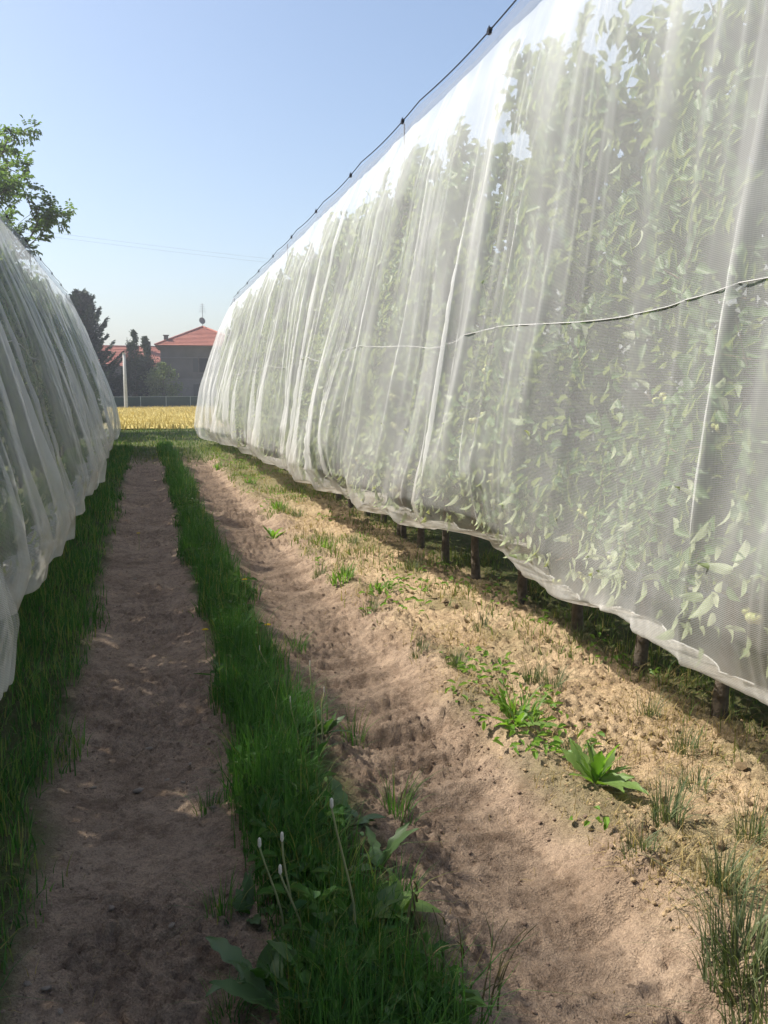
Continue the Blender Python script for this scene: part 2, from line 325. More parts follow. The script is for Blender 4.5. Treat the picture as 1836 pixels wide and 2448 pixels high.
# ------------------------------------------------------------------ apple trees
XR, XL, XB = 2.70, -2.05, 7.45
def apple_tree_meshes(seed, wide, lim, y0=0.0):
    """one tree; lim(y, z) -> (reach to -x, reach to +x) that the net leaves free"""
    global rng
    keep = rng; rng = np.random.default_rng(seed)
    H = 3.45 + 0.65 * rng.random()
    lean = rng.normal(size=2) * 0.04
    z = np.linspace(0, H, 12)
    tx = lean[0] * z / H * 1.5 + 0.03 * np.sin(z * 2 + seed); ty = lean[1] * z / H * 2 + 0.03 * np.cos(z * 1.7 + seed)
    trunk = MB(); trunk.tube(np.stack([tx, ty, z - .05], 1), np.interp(z, [0, .3, 2, H], [.045, .034, .024, .005]), 7)
    tw = MB(); lv = MB(); P, D, U = [], [], []
    def fit(p, gap):
        lo, hi = lim(p[:, 1] + y0, p[:, 2]); return np.clip(p[:, 0], -np.maximum(lo - gap, .03), np.maximum(hi - gap, .03))
    nb = 44
    for k in range(nb):
        zb = 0.55 + (H - 0.7) * (k / nb) ** 1.12 + rng.normal() * .05
        a = k * 2.4 + rng.normal() * .4
        reach = np.interp(zb, [.5, 1.2, 2.4, 3.4, 4.2], [wide, wide * 1.05, wide * .9, wide * .62, .25]) * (0.7 + .5 * rng.random())
        dr = np.array([math.cos(a), math.sin(a) * 0.8, 0]); n = 6; t = np.linspace(0, 1, n)
        droop = rng.normal() * .25 - .05
        pts = np.stack([np.interp(zb, z, tx) + dr[0] * reach * t, np.interp(zb, z, ty) + dr[1] * reach * t, zb + reach * (.35 * t + droop * t * t)], 1)
        pts += rng.normal(size=pts.shape) * .015 * t[:, None]; pts[:, 2] = np.clip(pts[:, 2], .55, 4.0); pts[:, 0] = fit(pts, .05)
        tw.tube(pts, np.interp(t, [0, 1], [.011, .003]), 4, False)
        m_ = int(36 + 62 * reach)
        tt = rng.random(m_) ** .75; base = np.stack([np.interp(tt, t, pts[:, c]) for c in range(3)], 1)
        P.append(base + rng.normal(size=(m_, 3)) * .05)
        d = rnd_dir(m_) + dr * .5 + np.array([0, 0, -.35]); D.append(d); U.append(rnd_dir(m_) * .6 + np.array([0, 0, 1.]))
        for s in range(rng.integers(1, 4)):      # side shoots
            q0 = pts[rng.integers(2, n)]; sd_ = unit(rnd_dir(1)[0] + np.array([0, 0, .7])); ln = .12 + .28 * rng.random()
            sp = q0 + sd_ * np.linspace(0, ln, 4)[:, None]; sp[:, 2] = np.minimum(sp[:, 2], 4.05); sp[:, 0] = fit(sp, .04); tw.tube(sp, [.004, .0035, .003, .002], 3, False)
            k2 = int(9 + 30 * ln); s2 = rng.random(k2)[:, None]
            P.append(q0 + sd_ * ln * s2 + rng.normal(size=(k2, 3)) * .02); D.append(rnd_dir(k2) + sd_ * .5); U.append(rnd_dir(k2) * .5 + np.array([0, 0, 1.]))
    k2 = 90; zz = H - 1.0 * rng.random(k2) ** 1.3; P.append(np.stack([np.interp(zz, z, tx), np.interp(zz, z, ty), zz], 1) + rng.normal(size=(k2, 3)) * .03)
    D.append(rnd_dir(k2) + np.array([0, 0, .2])); U.append(rnd_dir(k2) * .4 + np.array([0, 0, 1.]))
    k2 = 330; a = rng.random(k2) * 6.283; rr = wide * np.sqrt(rng.random(k2))
    P.append(np.stack([rr * np.cos(a), rr * np.sin(a) * .9, .82 + .75 * rng.random(k2)], 1)); D.append(rnd_dir(k2) + np.array([0, 0, -.5])); U.append(rnd_dir(k2) * .6 + np.array([0, 0, 1.]))
    P, D, U = map(np.concatenate, (P, D, U))
    P[:, 2] = np.clip(P[:, 2], 0.80, 4.05)
    # leaves that would reach the net lie flat against its inside instead
    D = unit(D); L = .070 + .045 * rng.random(len(P)); lo, hi = map(np.minimum.reduce, zip(*[lim(P[:, 1] + y0 + q_, P[:, 2] + w_) for q_, w_ in ((-.05, -.04), (0, -.06), (.05, -.04), (-.03, .09), (.03, .09))]))
    for sg, lm in ((-1, lo), (1, hi)):
        w = sg * P[:, 0]; room = np.maximum(lm - .03 - .03 * rng.random(len(P)), .03); hit = w + np.maximum(sg * D[:, 0], 0) * L > room - .02
        D[hit, 0] = -sg * np.abs(rng.normal(size=hit.sum())) * .12; U[hit] = U[hit] * .35 + np.array([sg * 1.0, 0, 0]); P[hit, 0] = sg * np.minimum(w[hit], room[hit])
    ok = np.minimum(lo, hi) > .10; P, D, U, L = P[ok], D[ok], U[ok], L[ok]
    leaves(lv, P, D, U, L, L * (.46 + .16 * rng.random(len(P))), .16)
    rng = keep
    return trunk.mesh('trunk'), tw.mesh('branches'), lv.mesh('crown')
# soft apple mesh
ap = MB(); uu, vv = np.meshgrid(np.linspace(0, 2 * np.pi, 11)[:-1], np.linspace(0, np.pi, 8))
rr = np.sin(vv) * (1 + .1 * np.cos(vv)); zz_ = np.cos(vv) * .92 - .12 * np.exp(-(vv / .5) ** 2)
av = np.stack([rr * np.cos(uu), rr * np.sin(uu), zz_], -1).reshape(-1, 3) * .021
ap.add(av, None, [(r * 10 + c_, (r + 1) * 10 + c_, (r + 1) * 10 + (c_ + 1) % 10, r * 10 + (c_ + 1) % 10) for r in range(7) for c_ in range(10)])
APPLE = ap.mesh('apple'); APPLE.materials.append(M['apple'])
def curled_leaf(seed, L=.10, Wd=.052, curl=.9, cup=.5, lobes=0):
    r_ = np.random.default_rng(seed); nu, nv = (21 if lobes else 9), 5; v = []
    for a in range(nu):
        t = a / (nu - 1)
        w = Wd * .5 * (math.sin(math.pi * min(1, t * 1.0) ** .8) ** .75 if 0 < t < 1 else .03)
        if lobes: w *= .55 + .45 * abs(math.cos(t * math.pi * lobes)); w *= .35 + .75 * t ** .6
        th = curl * t * t; cx = L * (t - curl * .12 * t ** 3); cz = -L * curl * .42 * t ** 2.2
        for b_ in range(nv):
            s = b_ / (nv - 1) * 2 - 1
            v.append((cx - abs(s) * w * .12, s * w * math.cos(cup * abs(s)), cz + abs(s) * w * math.sin(cup) * .9 + .0025 * math.sin(9 * t + 3 * s + seed)))
    me = MB().add(v, None, [(a * nv + b_, a * nv + b_ + 1, (a + 1) * nv + b_ + 1, (a + 1) * nv + b_) for a in range(nu - 1) for b_ in range(nv - 1)], r_.random()).mesh('leaf')
    return me
NLEAF = [curled_leaf(k, .085 + .012 * k, .042 + .004 * (k % 3), .3 + .22 * k, .25 + .15 * (k % 3)) for k in range(5)]
M['pressed'] = leafmat('pressed_leaf_sun_paled', (0.20, 0.26, 0.12), (0.36, 0.40, 0.25), (0.44, 0.46, 0.32), 0.25, 0.5)  # pale leaf undersides, colour lightened further to stand in for direct sun
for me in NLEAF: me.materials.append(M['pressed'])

# ------------------------------------------------------------------ nets: shape of each tunnel
class Net:
    def __init__(s, xc, sgn, y0, y1, tp, seed):
        s.xc, s.sgn, s.y0, s.y1, s.tp, s.seed = xc, sgn, y0, y1, tp, seed
        s.t = np.linspace(0, 1, len(tp)); s.den0 = .275; s.slant = .09; s.sag = 1.0; s.hemv = 1.0
    def surf(s, y, t, folds=True):
        """y along the row, t from ridge (0) to tucked hem (1); returns xyz, bunching density"""
        y, t = np.broadcast_arrays(np.asarray(y, float), np.asarray(t, float)); sd = s.seed
        so = np.interp(t, s.t, [a for a, _ in s.tp]); z = np.interp(t, s.t, [b for _, b in s.tp])
        low = sm(.25, .8, t)
        sc_ = s.bulge(y); off = so * (1 + (sc_ - 1) * sm(.05, .6, t))
        # tree tops and branches push the sheet out unevenly
        off = off + s.sag * low * (.20 * (vn(y * .75, t * 2, sd) - .5) + .12 * (vn(y * 1.9, t * 3, sd + 1) - .5)) * np.minimum(sc_, 1.6)
        hem = s.hem(y); z = z + (hem - s.tp[-1][1]) * sm(.55, 1.0, t)
        z = z + s.hemv * sm(.7, 1, t) * (.16 * (np.abs(vn(y * 1.05, 3, sd + 2) - .5) * 2) ** 1.2 - .05)
        # ridge sags a little between the clips
        z = z - (1 - sm(0, .2, t)) * .035 * np.abs(np.sin((y - s.y0) * np.pi / 2.4)) ** 1.0
        den = np.zeros_like(y) + s.den0
        if folds:
            u = y + s.slant * (z - 2.2) + .10 * (vn(y * 1.2, t * 2.2, sd + 3) - .5)
            f1 = 1 - np.abs(2 * vn(u / .46, t * 1.3, sd + 4) - 1); f2 = 1 - np.abs(2 * vn(u / .21, t * 2.2, sd + 5) - 1); f3 = 1 - np.abs(2 * vn(u / .085, t * 3.5, sd + 6) - 1)
            g1 = sm(.35, .75, vn(u / .9, t * 3.5, sd + 7)); g2 = sm(.35, .75, vn(u / .6 + 9, t * 4, sd + 8)); g3 = sm(.35, .8, vn(u / .5 + 4, t * 3, sd + 9))
            amp = sm(.02, .2, t) * (.55 + .6 * low); hi_ = 1 - .65 * sm(.3, .75, t)
            off = off + amp * (.070 * (f1 ** 2 - .35) * (.5 + .8 * g1) + .040 * (f2 ** 2.2 - .3) * (.3 + g2) + .016 * (f3 ** 2 - .3) * g3)
            den = den + amp * (.14 * f1 ** 4 * g1 + .26 * f2 ** 4 * g2 * hi_ + .26 * f3 ** 3 * g3 * hi_) + .12 * hi_ * amp * f2 ** 2
            # extra gathers where the sheet is clipped, fading downwards
            den = den + .16 * (1 - sm(.12, .5, t)) * sm(.06, .14, t) * (1 - np.abs(2 * vn(u / .30, t * .7, sd + 10) - 1)) ** 3
        den = den + .34 * sm(.80, .96, t) + .05 * sm(.10, .106, t) * (1 - sm(.12, .36, t))
        x = s.xc + s.sgn * off
        return np.stack([x, y, z], -1), np.clip(den, 0, .93)
    def reach(s, y, z, folds=True):
        t = np.interp(-np.asarray(z, float), [-b for _, b in s.tp], s.t); P, _ = s.surf(y, np.clip(t, 0, .93), folds); return np.abs(P[..., 0] - s.xc)
    def sheet(s, t0, t1, ys, nt_, folds=True, dmul=1.0, dirt=True):
        T = np.linspace(t0, t1, nt_); Y, TT = np.meshgrid(ys, T)
        P, den = s.surf(Y, TT, folds); n, k = Y.shape
        i = np.arange(n - 1)[:, None] * k + np.arange(k - 1)[None]
        q = np.stack([i, i + 1, i + k + 1, i + k], -1).reshape(-1, 4)
        mb = MB().add(P, None, q, 0)
        dd = (sm(1.3, .45, P[..., 2]) * .75 if dirt else 0 * Y) * (.35 + .9 * vn(Y * 2.5, TT * 6, 77))
        return mb, {'weave': den * dmul, 'zz': P[..., 2], 'uu': Y, 'dirt': np.clip(dd, 0, 1)}
RP = [(.02, 4.42), (.13, 4.16), (.25, 3.80), (.32, 3.38), (.37, 2.75), (.42, 2.1), (.465, 1.55), (.49, 1.1), (.495, .80), (.43, .60), (.20, .56)]
LP = [(.02, 4.42), (.20, 4.02), (.38, 3.55), (.56, 3.1), (.75, 2.6), (.92, 2.1), (1.07, 1.55), (1.18, 1.05), (1.25, .66), (1.19, .42), (.80, .36)]
netR = Net(XR, -1, 1.4, 27.3, RP, 200)
netR.bulge = lambda y: np.interp(y, [0, 4.5, 7.6, 12, 18.7, 27.3], [.95, 1.0, 1.45, 1.72, 1.98, 2.45])
netR.hem = lambda y: np.interp(y, [0, 3.5, 5, 8, 12, 19, 27], [.36, .40, .50, .51, .45, .36, .16])
netL = Net(XL, 1, -6.5, 27.3, LP, 300)
netL.bulge = lambda y: np.interp(y, [-7, 3, 8, 20, 27.3], [1.0, 1.06, 1.06, 1.0, 1.0])
netL.den0 = .235; netL.hemv = .5; netL.slant = -.05; netL.sag = 1.1
netL.hem = lambda y: np.interp(y, [-7, 3, 8, 20, 27], [.22, .22, .24, .24, .20])
def geo_axis(a, b, d0, k):
    out = [a]
    while out[-1] < b: out.append(out[-1] + d0 + k * max(0, out[-1] - 2))
    out[-1] = b; return np.array(out)
def build_net(net, name, label, ys, nt_, y_clip0, nb=340):
    root = thing(name, label, 'netting', (0, 0, 0))
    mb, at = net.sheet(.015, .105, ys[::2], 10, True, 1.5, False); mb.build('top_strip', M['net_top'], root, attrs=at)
    mb, at = net.sheet(.105, 1.0, ys, nt_); mb.build('side_sheet', M['net'], root, attrs=at)
    # the same net falls down the far side of the row
    keep = net.sgn, net.bulge; net.sgn = -net.sgn; net.bulge = lambda y: 1.0 * np.ones_like(np.asarray(y, float)) * (1.25 if keep[0] < 0 else .55)
    mb, at = net.sheet(.015, .97, np.linspace(net.y0, net.y1, nb), 50); mb.build('back_sheet', M['net'], root, attrs=at)
    net.sgn, net.bulge = keep
    # closed far end
    T = np.linspace(.015, 1, 40); a_, d1 = net.surf(np.full(40, net.y1), T); net.sgn = -net.sgn; b_, _ = net.surf(np.full(40, net.y1), T); net.sgn = keep[0]
    ks = np.linspace(0, 1, 24); P = a_[:, None] * (1 - ks)[None, :, None] + b_[:, None] * ks[None, :, None]
    P[..., 2] = a_[:, None, 2]; P[..., 1] += .10 * np.sin(ks * 21)[None] * T[:, None] * np.sin(np.pi * ks)[None]
    i = np.arange(39)[:, None] * 24 + np.arange(23)[None]; q = np.stack([i, i + 1, i + 25, i + 24], -1).reshape(-1, 4)
    MB().add(P, None, q, 0).build('end_sheet', M['net'], root, attrs={'weave': np.full(P.shape[:2], .5), 'zz': P[..., 2], 'uu': P[..., 0], 'dirt': np.zeros(P.shape[:2])})
    # ridge cable with its black clips, cord along the middle, bolt rope at the hem
    yy = np.linspace(net.y0, net.y1, 260); r, _ = net.surf(yy, 0 * yy, False); r[:, 2] += .012
    MB().tube(r, .006, 5).build('ridge_cable', M['cable'], root)
    cy_ = net.y0 + 1.2; clip = None; sag = np.arange(net.y0 + .6, net.y1, 2.4)
    for k, y in enumerate(sag):
        if y < y_clip0: continue
        pt, _ = net.surf(np.array([y]), np.array([0.]), False)
        if clip is None:
            mb = MB(); mb.box((-.022, -.03, -.045), (.022, .03, .035)); mb.tube([(0, -.045, .0), (0, .045, .0)], .026, 8); mb.tube([(0, 0, .03), (0, .012, .065), (0, .03, .055)], .007, 5); clip = mb.mesh('clip', False); clip.materials.append(M['cable'])
        link('clip', clip, None, root, (pt[0][0], y, pt[0][2] + .012)).scale = (.6, .6, .6)
    # far beyond the clips the sheet hangs from the cable; cord half way down
    tcord = float(np.interp(2.08, [p_[1] for p_ in net.tp][::-1], net.t[::-1]))
    r, _ = net.surf(yy, np.full(260, tcord), True); r[:, 0] += net.sgn * .004
    r[:, 2] = 2.05 + .10 * (vn(yy * .8, 0, net.seed + 40) - .5) - .06 * np.abs(np.sin(yy * 1.1))
    MB().tube(r, .0032, 5).build('cord', M['cord'], root)
    r, _ = net.surf(geo_axis(net.y0, net.y1, .03, .002), 1.0, True)
    MB().tube(r, .004, 5).build('hem_rope', M['cord'], root)
    return root
ysR = geo_axis(netR.y0, netR.y1, .014, .0012)
ysL = np.concatenate([np.linspace(netL.y0, 2.0, 160)[:-1], geo_axis(2.0, netL.y1, .018, .0016)])
build_net(netR, 'anti_insect_net', 'tall white net draped in bright sunlit folds over apple trees beside the dry soil strip', ysR, 130, 2)
build_net(netL, 'anti_insect_net', 'grey shaded net bulging low over the dark grass beside the shaded wheel rut', ysL, 110, 2)

netB = Net(XB, -1, .4, 27.3, RP, 350); netB.bulge = lambda y: 1.25 + 0 * np.asarray(y, float); netB.hem = lambda y: .5 + 0 * np.asarray(y, float)
build_net(netB, 'anti_insect_net', 'net over the next apple row, glimpsed faintly behind the sunlit one', np.linspace(.4, 27.3, 300), 40, 30, 160)

# trees inside the nets
def lim_row(net, back):
    return lambda y, z: (net.reach(y, z), np.interp(z, [p_[1] for p_ in net.tp][::-1], [p_[0] for p_ in net.tp][::-1]) * back - .10)
def lim_flat(front, back, prof):
    zs = [p_[1] for p_ in prof][::-1]; so = [p_[0] for p_ in prof][::-1]
    def f(y, z):
        t = np.interp(-np.asarray(z, float), [-b_ for b_ in zs[::-1]], np.linspace(0, 1, len(zs))); o_ = np.interp(z, zs, so); g_ = sm(.05, .6, t)
        return o_ * (1 + (front - 1) * g_) - .03 - .11 * g_, o_ * (1 + (back - 1) * g_) - .03 - .08 * g_
    return f
def swap(f): return lambda y, z: f(y, z)[::-1]
VAR_R = [apple_tree_meshes(140 + k, .8, lim_flat(1.85, 1.25, RP)) for k in range(4)]
VAR_L = [apple_tree_meshes(160 + k, .95, swap(lim_flat(1.0, .55, LP))) for k in range(5)]
VAR_B = [apple_tree_meshes(180 + k, .62, lim_flat(1.2, 1.2, RP)) for k in range(3)]
def put_tree(var, k, x, y, label, group, apples=0, net=None, pressed=0):
    t = thing('apple_tree', label, 'tree', (x, y, float(ground_h(x, y, False))), group)
    for nm, me, mt in zip(('trunk', 'branches', 'crown'), var, (M['bark'], M['twig'], M['apple_leaf'])):
        o = link(nm, me, mt, t)
        if k % 2: o.scale = (1, -1, 1)
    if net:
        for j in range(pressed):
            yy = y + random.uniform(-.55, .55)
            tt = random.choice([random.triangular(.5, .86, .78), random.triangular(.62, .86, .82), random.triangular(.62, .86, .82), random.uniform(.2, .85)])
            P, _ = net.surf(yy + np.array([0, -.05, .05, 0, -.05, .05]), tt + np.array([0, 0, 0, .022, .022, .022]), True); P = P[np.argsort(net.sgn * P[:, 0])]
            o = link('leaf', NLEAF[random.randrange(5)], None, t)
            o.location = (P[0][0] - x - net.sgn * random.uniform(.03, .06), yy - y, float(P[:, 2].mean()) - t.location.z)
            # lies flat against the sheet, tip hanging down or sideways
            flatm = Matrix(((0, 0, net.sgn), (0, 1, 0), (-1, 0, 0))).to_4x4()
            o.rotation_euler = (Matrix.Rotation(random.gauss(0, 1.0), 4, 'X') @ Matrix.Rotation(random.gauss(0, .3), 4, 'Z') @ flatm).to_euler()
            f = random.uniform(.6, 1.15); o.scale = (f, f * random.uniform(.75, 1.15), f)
        for j in range(apples):
            yy = y + random.uniform(-.5, .5); P, _ = net.surf(np.array([yy]), np.array([random.uniform(.55, .9)]), True)
            base = (P[0][0] - x - net.sgn * random.uniform(.05, .12), yy - y, P[0][2] - t.location.z)
            for q_ in range(random.choice([1, 2, 3])):
                o = link('apple', APPLE, None, t); o.location = (base[0] + random.uniform(-.01, .01), base[1] + .043 * q_, base[2] + random.uniform(-.025, .025)); f = random.uniform(.9, 1.25); o.scale = (f, f, f)
    return t
y, k = 1.9, 0
while y < 27:
    if y < 12.5: var = apple_tree_meshes(400 + k, float(np.interp(y, [3, 6, 10, 16], [.66, .68, .78, .85])), lim_row(netR, 1.25), y); kk = 0
    else: var = VAR_R[k % 4]; kk = k
    put_tree(var, kk, XR, y, 'slender apple tree with pale leaves pressed against the sunlit white net', 'apple trees inside the sunlit net',
             3 if y < 9 else 0, netR, 66 if y < 6.5 else (50 if y < 11 else (34 if y < 16 else 16)))
    y += random.uniform(.74, .92); k += 1
y = -6.2
while y < 27:
    put_tree(VAR_L[(k * 3 + k // 5) % 5], k, XL, y, 'slender apple tree standing dimly behind the grey shaded net', 'apple trees inside the shaded net',
             0, netL, 0 if y < 2.6 else (30 if y < 9 else 8))
    y += random.uniform(.85, 1.05); k += 1
y = 1.0
while y < 27:
    put_tree(VAR_B[k % 3], k, XB, y, 'apple tree of the next row, faint behind the sunlit net', 'apple trees of the next row')
    y += random.uniform(.9, 1.1); k += 1
for xc, ysp, lb in ((XR, (1.5, 9.2, 17.0, 27.2), 'sunlit'), (XL, (-6.4, 2.0, 10.4, 18.8, 27.2), 'shaded'), (XB, (.5, 9, 18, 27), 'next-row')):
    for y in ysp:
        mb = MB(); mb.box((-.03, -.03, -.3), (.03, .03, 3.7)); mb.box((-.038, -.038, 3.7), (.038, .038, 3.72)); mb.tube([(0, 0, 3.72), (0, 0, 4.38)], .007, 6)
        o = mb.build('trellis_post', M['bark'], smooth=False); o.location = (xc, y, 0)
        tag(o, f'square weathered trellis post holding up the {lb} net among the apple trees', 'post', f'trellis posts in the {lb} row')

# ------------------------------------------------------------------ grass
def scatter(n, x0, x1, y0, y1, dens=None):
    """positions denser near the camera (weight ~ 1/y)"""
    y = y0 * (y1 / y0) ** rng.random(n); x = x0 + (x1 - x0) * rng.random(n)
    return x, y
def grass_stuff(name, label, mat, n, x0, x1, y0, y1, h0, h1, wid=.0045, keep=None, lean=.45, seg=3, patch=.5):
    x, y = scatter(n, x0, x1, y0, y1)
    pn = fbm(x * 2.3, y * 1.7, 60, 3)
    ok = rng.random(n) < np.clip((pn - .28) * 4, patch, 1)
    if keep is not None: ok &= rng.random(n) < keep(x, y)
    x, y, pn = x[ok], y[ok], pn[ok]; n = len(x)
    z = ground_h(x, y)
    h = (h0 + (h1 - h0) * rng.random(n) ** 1.8) * (.25 + 1.5 * pn)
    w = wid * (1 + y * .10) * (.7 + .7 * rng.random(n))
    mb = MB(); blades(mb, np.stack([x, y, z - .01], 1), h, w, np.abs(rng.normal(size=n)) * lean, rng.random(n) * 6.283, seg, np.clip(pn * .5 + rng.random(n) * .6, 0, 1))
    return tag(mb.build(name, mat, smooth=False), label, 'grass', kind='stuff')
gap = lambda x, y: .25 + .75 * sm(.28, .42, x + .1 * (vn(y * 2, 0, 70) - .5)) * (1 - sm(.74, .92, x + .16 * (vn(y * 2.2, 5, 71) - .5)))
gap0 = lambda x, y: sm(.30, .42, x + .12 * (vn(y * 2, 0, 70) - .5)) * (1 - sm(.56, .74, x + .22 * (vn(y * 2.2, 5, 71) - .5)))
grass_stuff('grass', 'long dark green grass growing between the two wheel ruts', M['grass'], 56000, .22, .95, 1.75, 27, .10, .30, .0042, gap0)
grass_stuff('grass', 'dark shaded grass growing along the foot of the grey net', M['grass'], 42000, -1.9, -.30, 2.1, 27, .06, .20, .0045, lambda x, y: 1 - sm(-.55, -.36, x + .2 * (vn(y * 1.7, 0, 72) - .5)))
grass_stuff('grass', 'short green grass covering the open ground where the wheel ruts end', M['grass_lit'], 30000, -7, 12, 19.5, 40, .06, .16, .006, lambda x, y: sm(19.5, 24, y), .5, 2, .8)
grass_stuff('grass', 'sparse sunlit grass and weeds along the soil strip beneath the white net', M['grass_lit'], 44000, 1.45, 3.2, 3.0, 27, .04, .15, .0045,
            lambda x, y: np.clip(sm(5, 13, y) * .9 + .5 * sm(2.25, 2.6, x + .3 * (vn(y * 1.3, 2, 74) - .5)) * sm(2, 5, y), 0, 1) * sm(.42, .60, fbm(x * 1.8, y * 1.2, 75, 3)), .6, 3, .25)
grass_stuff('dry_grass', 'dry straw coloured blades lying scattered over the tan soil strip', M['dry'], 20000, 1.5, 2.9, 2.0, 20, .03, .11, .003, lambda x, y: .8 * sm(.42, .65, fbm(x * 2, y * 2, 76, 3)), 1.3, 3, .3)
grass_stuff('plant_litter', 'dry bits of straw and dead blades littering the two wheel ruts', M['dry'], 5200, -.42, 1.65, 1.8, 16, .012, .05, .0028, lambda x, y: .55 * sm(.40, .66, fbm(x * 2.6, y * 2, 86, 3)) * (1 - gap0(x, y)), 2.4, 2, .3)
# broad-leaved weeds mixed into the middle strip
n = 5200; x, y = scatter(n, .28, .92, 1.8, 18); k_ = (rng.random(n) < gap0(x, y)) & (fbm(x * 2.6, y * 2, 78, 2) > .48); x, y = x[k_], y[k_]; n = len(x)
mb = MB(); leaves(mb, np.stack([x, y, ground_h(x, y) + .03 + .13 * rng.random(n)], 1), rnd_dir(n) * np.array([1, 1, .4]) + np.array([0, 0, .3]), rnd_dir(n) * .4 + np.array([0, 0, 1.]), .03 + .05 * rng.random(n), .016 + .022 * rng.random(n))
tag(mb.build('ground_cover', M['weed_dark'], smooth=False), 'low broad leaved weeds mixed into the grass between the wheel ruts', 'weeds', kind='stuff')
n = 2600; x, y = scatter(n, 1.5, 2.75, 2.6, 24); k_ = fbm(x * 2.2, y * 1.3, 79, 3) > .55; x, y = x[k_], y[k_]; n = len(x)
mb = MB(); leaves(mb, np.stack([x, y, ground_h(x, y) + .01 + .05 * rng.random(n)], 1), rnd_dir(n) * np.array([1, 1, .4]) + np.array([0, 0, .3]), rnd_dir(n) * .4 + np.array([0, 0, 1.]), .03 + .04 * rng.random(n), .012 + .018 * rng.random(n))
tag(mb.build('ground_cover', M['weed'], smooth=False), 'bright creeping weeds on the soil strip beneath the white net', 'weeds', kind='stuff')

def pix_ground(px, py):
    """photo pixel (at 1659x2212 size) to a point on the ground"""
    u, v = px * 768 / 1659 - 384, 512 - py * 1024 / 2212
    d = cam.rotation_euler.to_matrix() @ Vector((u, v, -FPX)); s = CAM_H / -d.z
    P = Vector((0, 0, CAM_H)) + d * s
    return P.x, P.y
def tuft(name, px, py, n, h, mat, label, cat='grass tuft', group=None, w=.0045, lean=.8, spread=.06):
    x, y = pix_ground(px, py); a = rng.random(n) * 6.283; r = spread * np.sqrt(rng.random(n))
    dx, dy = r * np.cos(a), r * np.sin(a); z = ground_h(x + dx, y + dy)
    mb = MB(); blades(mb, np.stack([dx, dy, z - .008], 1), h * (.45 + .75 * rng.random(n)), w * (.7 + .6 * rng.random(n)), np.abs(rng.normal(size=n)) * lean * .6 + .15, a + rng.normal(size=n) * .5, 4)
    o = mb.build(name, mat, smooth=False); o.location = (x, y, 0); return tag(o, label, cat, group)
gt = 'wispy grass tufts on the soil strip'; gl = 'wispy grey green grass tuft rooted in the dry tan soil strip'
tuft('grass_tuft', 1440, 1790, 110, .22, M['tuft'], 'fan shaped grass tuft on bare tan soil next to the lone upright dandelion')
tuft('grass_tuft', 890, 1240, 90, .17, M['tuft'], 'dense grass tuft close to the dark gap under the white net')
tuft('grass_tuft', 1380, 1880, 60, .12, M['tuft'], 'low sprawling grass tuft on the crest of the right rut berm')
tuft('grass_tuft', 1240, 1640, 26, .12, M['tuft'], 'few thin grass blades beside the large brown clod')
for px, py, n, h in ((1150, 1480, 70, .16), (985, 1465, 90, .14), (800, 1330, 80, .13), (1190, 1500, 60, .20),
                     (1560, 1940, 100, .20), (1330, 1700, 30, .10), (1250, 1400, 50, .14), (1500, 1720, 60, .13), (760, 1180, 60, .13), (1620, 1830, 70, .18), (905, 1430, 50, .12), (1480, 1640, 60, .16), (690, 1240, 80, .13), (640, 1120, 60, .15), (1040, 1370, 50, .15), (1400, 1560, 60, .18)):
    tuft('grass_tuft', px, py, n, h, M['tuft'], gl, group=gt)
tuft('grass_tuft', 1590, 2105, 190, .26, M['tuft'], 'large dense blue green grass tuft at the edge of the soil strip', w=.006, spread=.10)
tuft('grass_tuft', 1650, 2190, 160, .28, M['tuft'], 'tall grass tuft beside the large blue green tuft, partly cut off', w=.005, spread=.10)
for px, py, n, h in ((860, 1750, 60, .20), (760, 1560, 50, .18), (640, 1400, 50, .16), (450, 1730, 40, .12), (860, 1980, 60, .18), (500, 2170, 60, .12), (480, 1960, 60, .15)):
    tuft('grass_tuft', px, py, n, h, M['grass'], 'dark green grass tuft leaning out of the middle strip over a wheel rut', group='tufts along the middle strip edge')
for px, py, n, h in ((740, 1265, 60, .15), (600, 1110, 60, .14), (470, 1010, 50, .16), (540, 1050, 40, .14), (700, 1190, 40, .12), (820, 1290, 36, .10), (1120, 1560, 44, .20)):
    tuft('weed_clump', px, py, n, h, M['weed'], 'bright yellow green weed clump with broad blades in the sunlit verge', 'weed', 'weed clumps in the sunlit verge', w=.016, lean=.7, spread=.10)
# dandelion and dock plants: each leaf a part
DLEAF = [curled_leaf(20 + k, .20 + .02 * k, .078, .2 + .25 * k, .3, 4) for k in range(3)]; OLEAF = [curled_leaf(30 + k, .13, .07, .6 + .2 * k, .3) for k in range(3)]
for me in DLEAF + OLEAF: me.materials.append(M['weed'])
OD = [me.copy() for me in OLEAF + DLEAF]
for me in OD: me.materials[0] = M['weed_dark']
def rosette(name, px, py, n, f, meshes, label, cat, group=None, up=.9, face=None):
    x, y = pix_ground(px, py); t = thing(name, label, cat, (x, y, float(ground_h(x, y))), group)
    for k in range(n):
        o = link('leaf', random.choice(meshes), None, t); a = k * 2.4 + random.gauss(0, .3); e = up * random.uniform(.35, 1.15)
        o.rotation_euler = (Matrix.Rotation(a, 4, 'Z') @ Matrix.Rotation(-e, 4, 'Y') @ Matrix.Rotation(random.gauss(0, .4), 4, 'X')).to_euler()
        s_ = f * random.uniform(.7, 1.15); o.scale = (s_, s_, s_); o.location = (.008 * math.cos(a), .008 * math.sin(a), 0)
    return t
rosette('dandelion_plant', 1285, 1705, 17, 1.0, DLEAF, 'bright green dandelion with upright toothed leaves alone on the tan soil', 'weed', None, 1.25)
rosette('dandelion_plant', 1115, 1590, 9, .85, DLEAF, 'small dandelion beside a weed clump at the foot of the berm', 'weed')
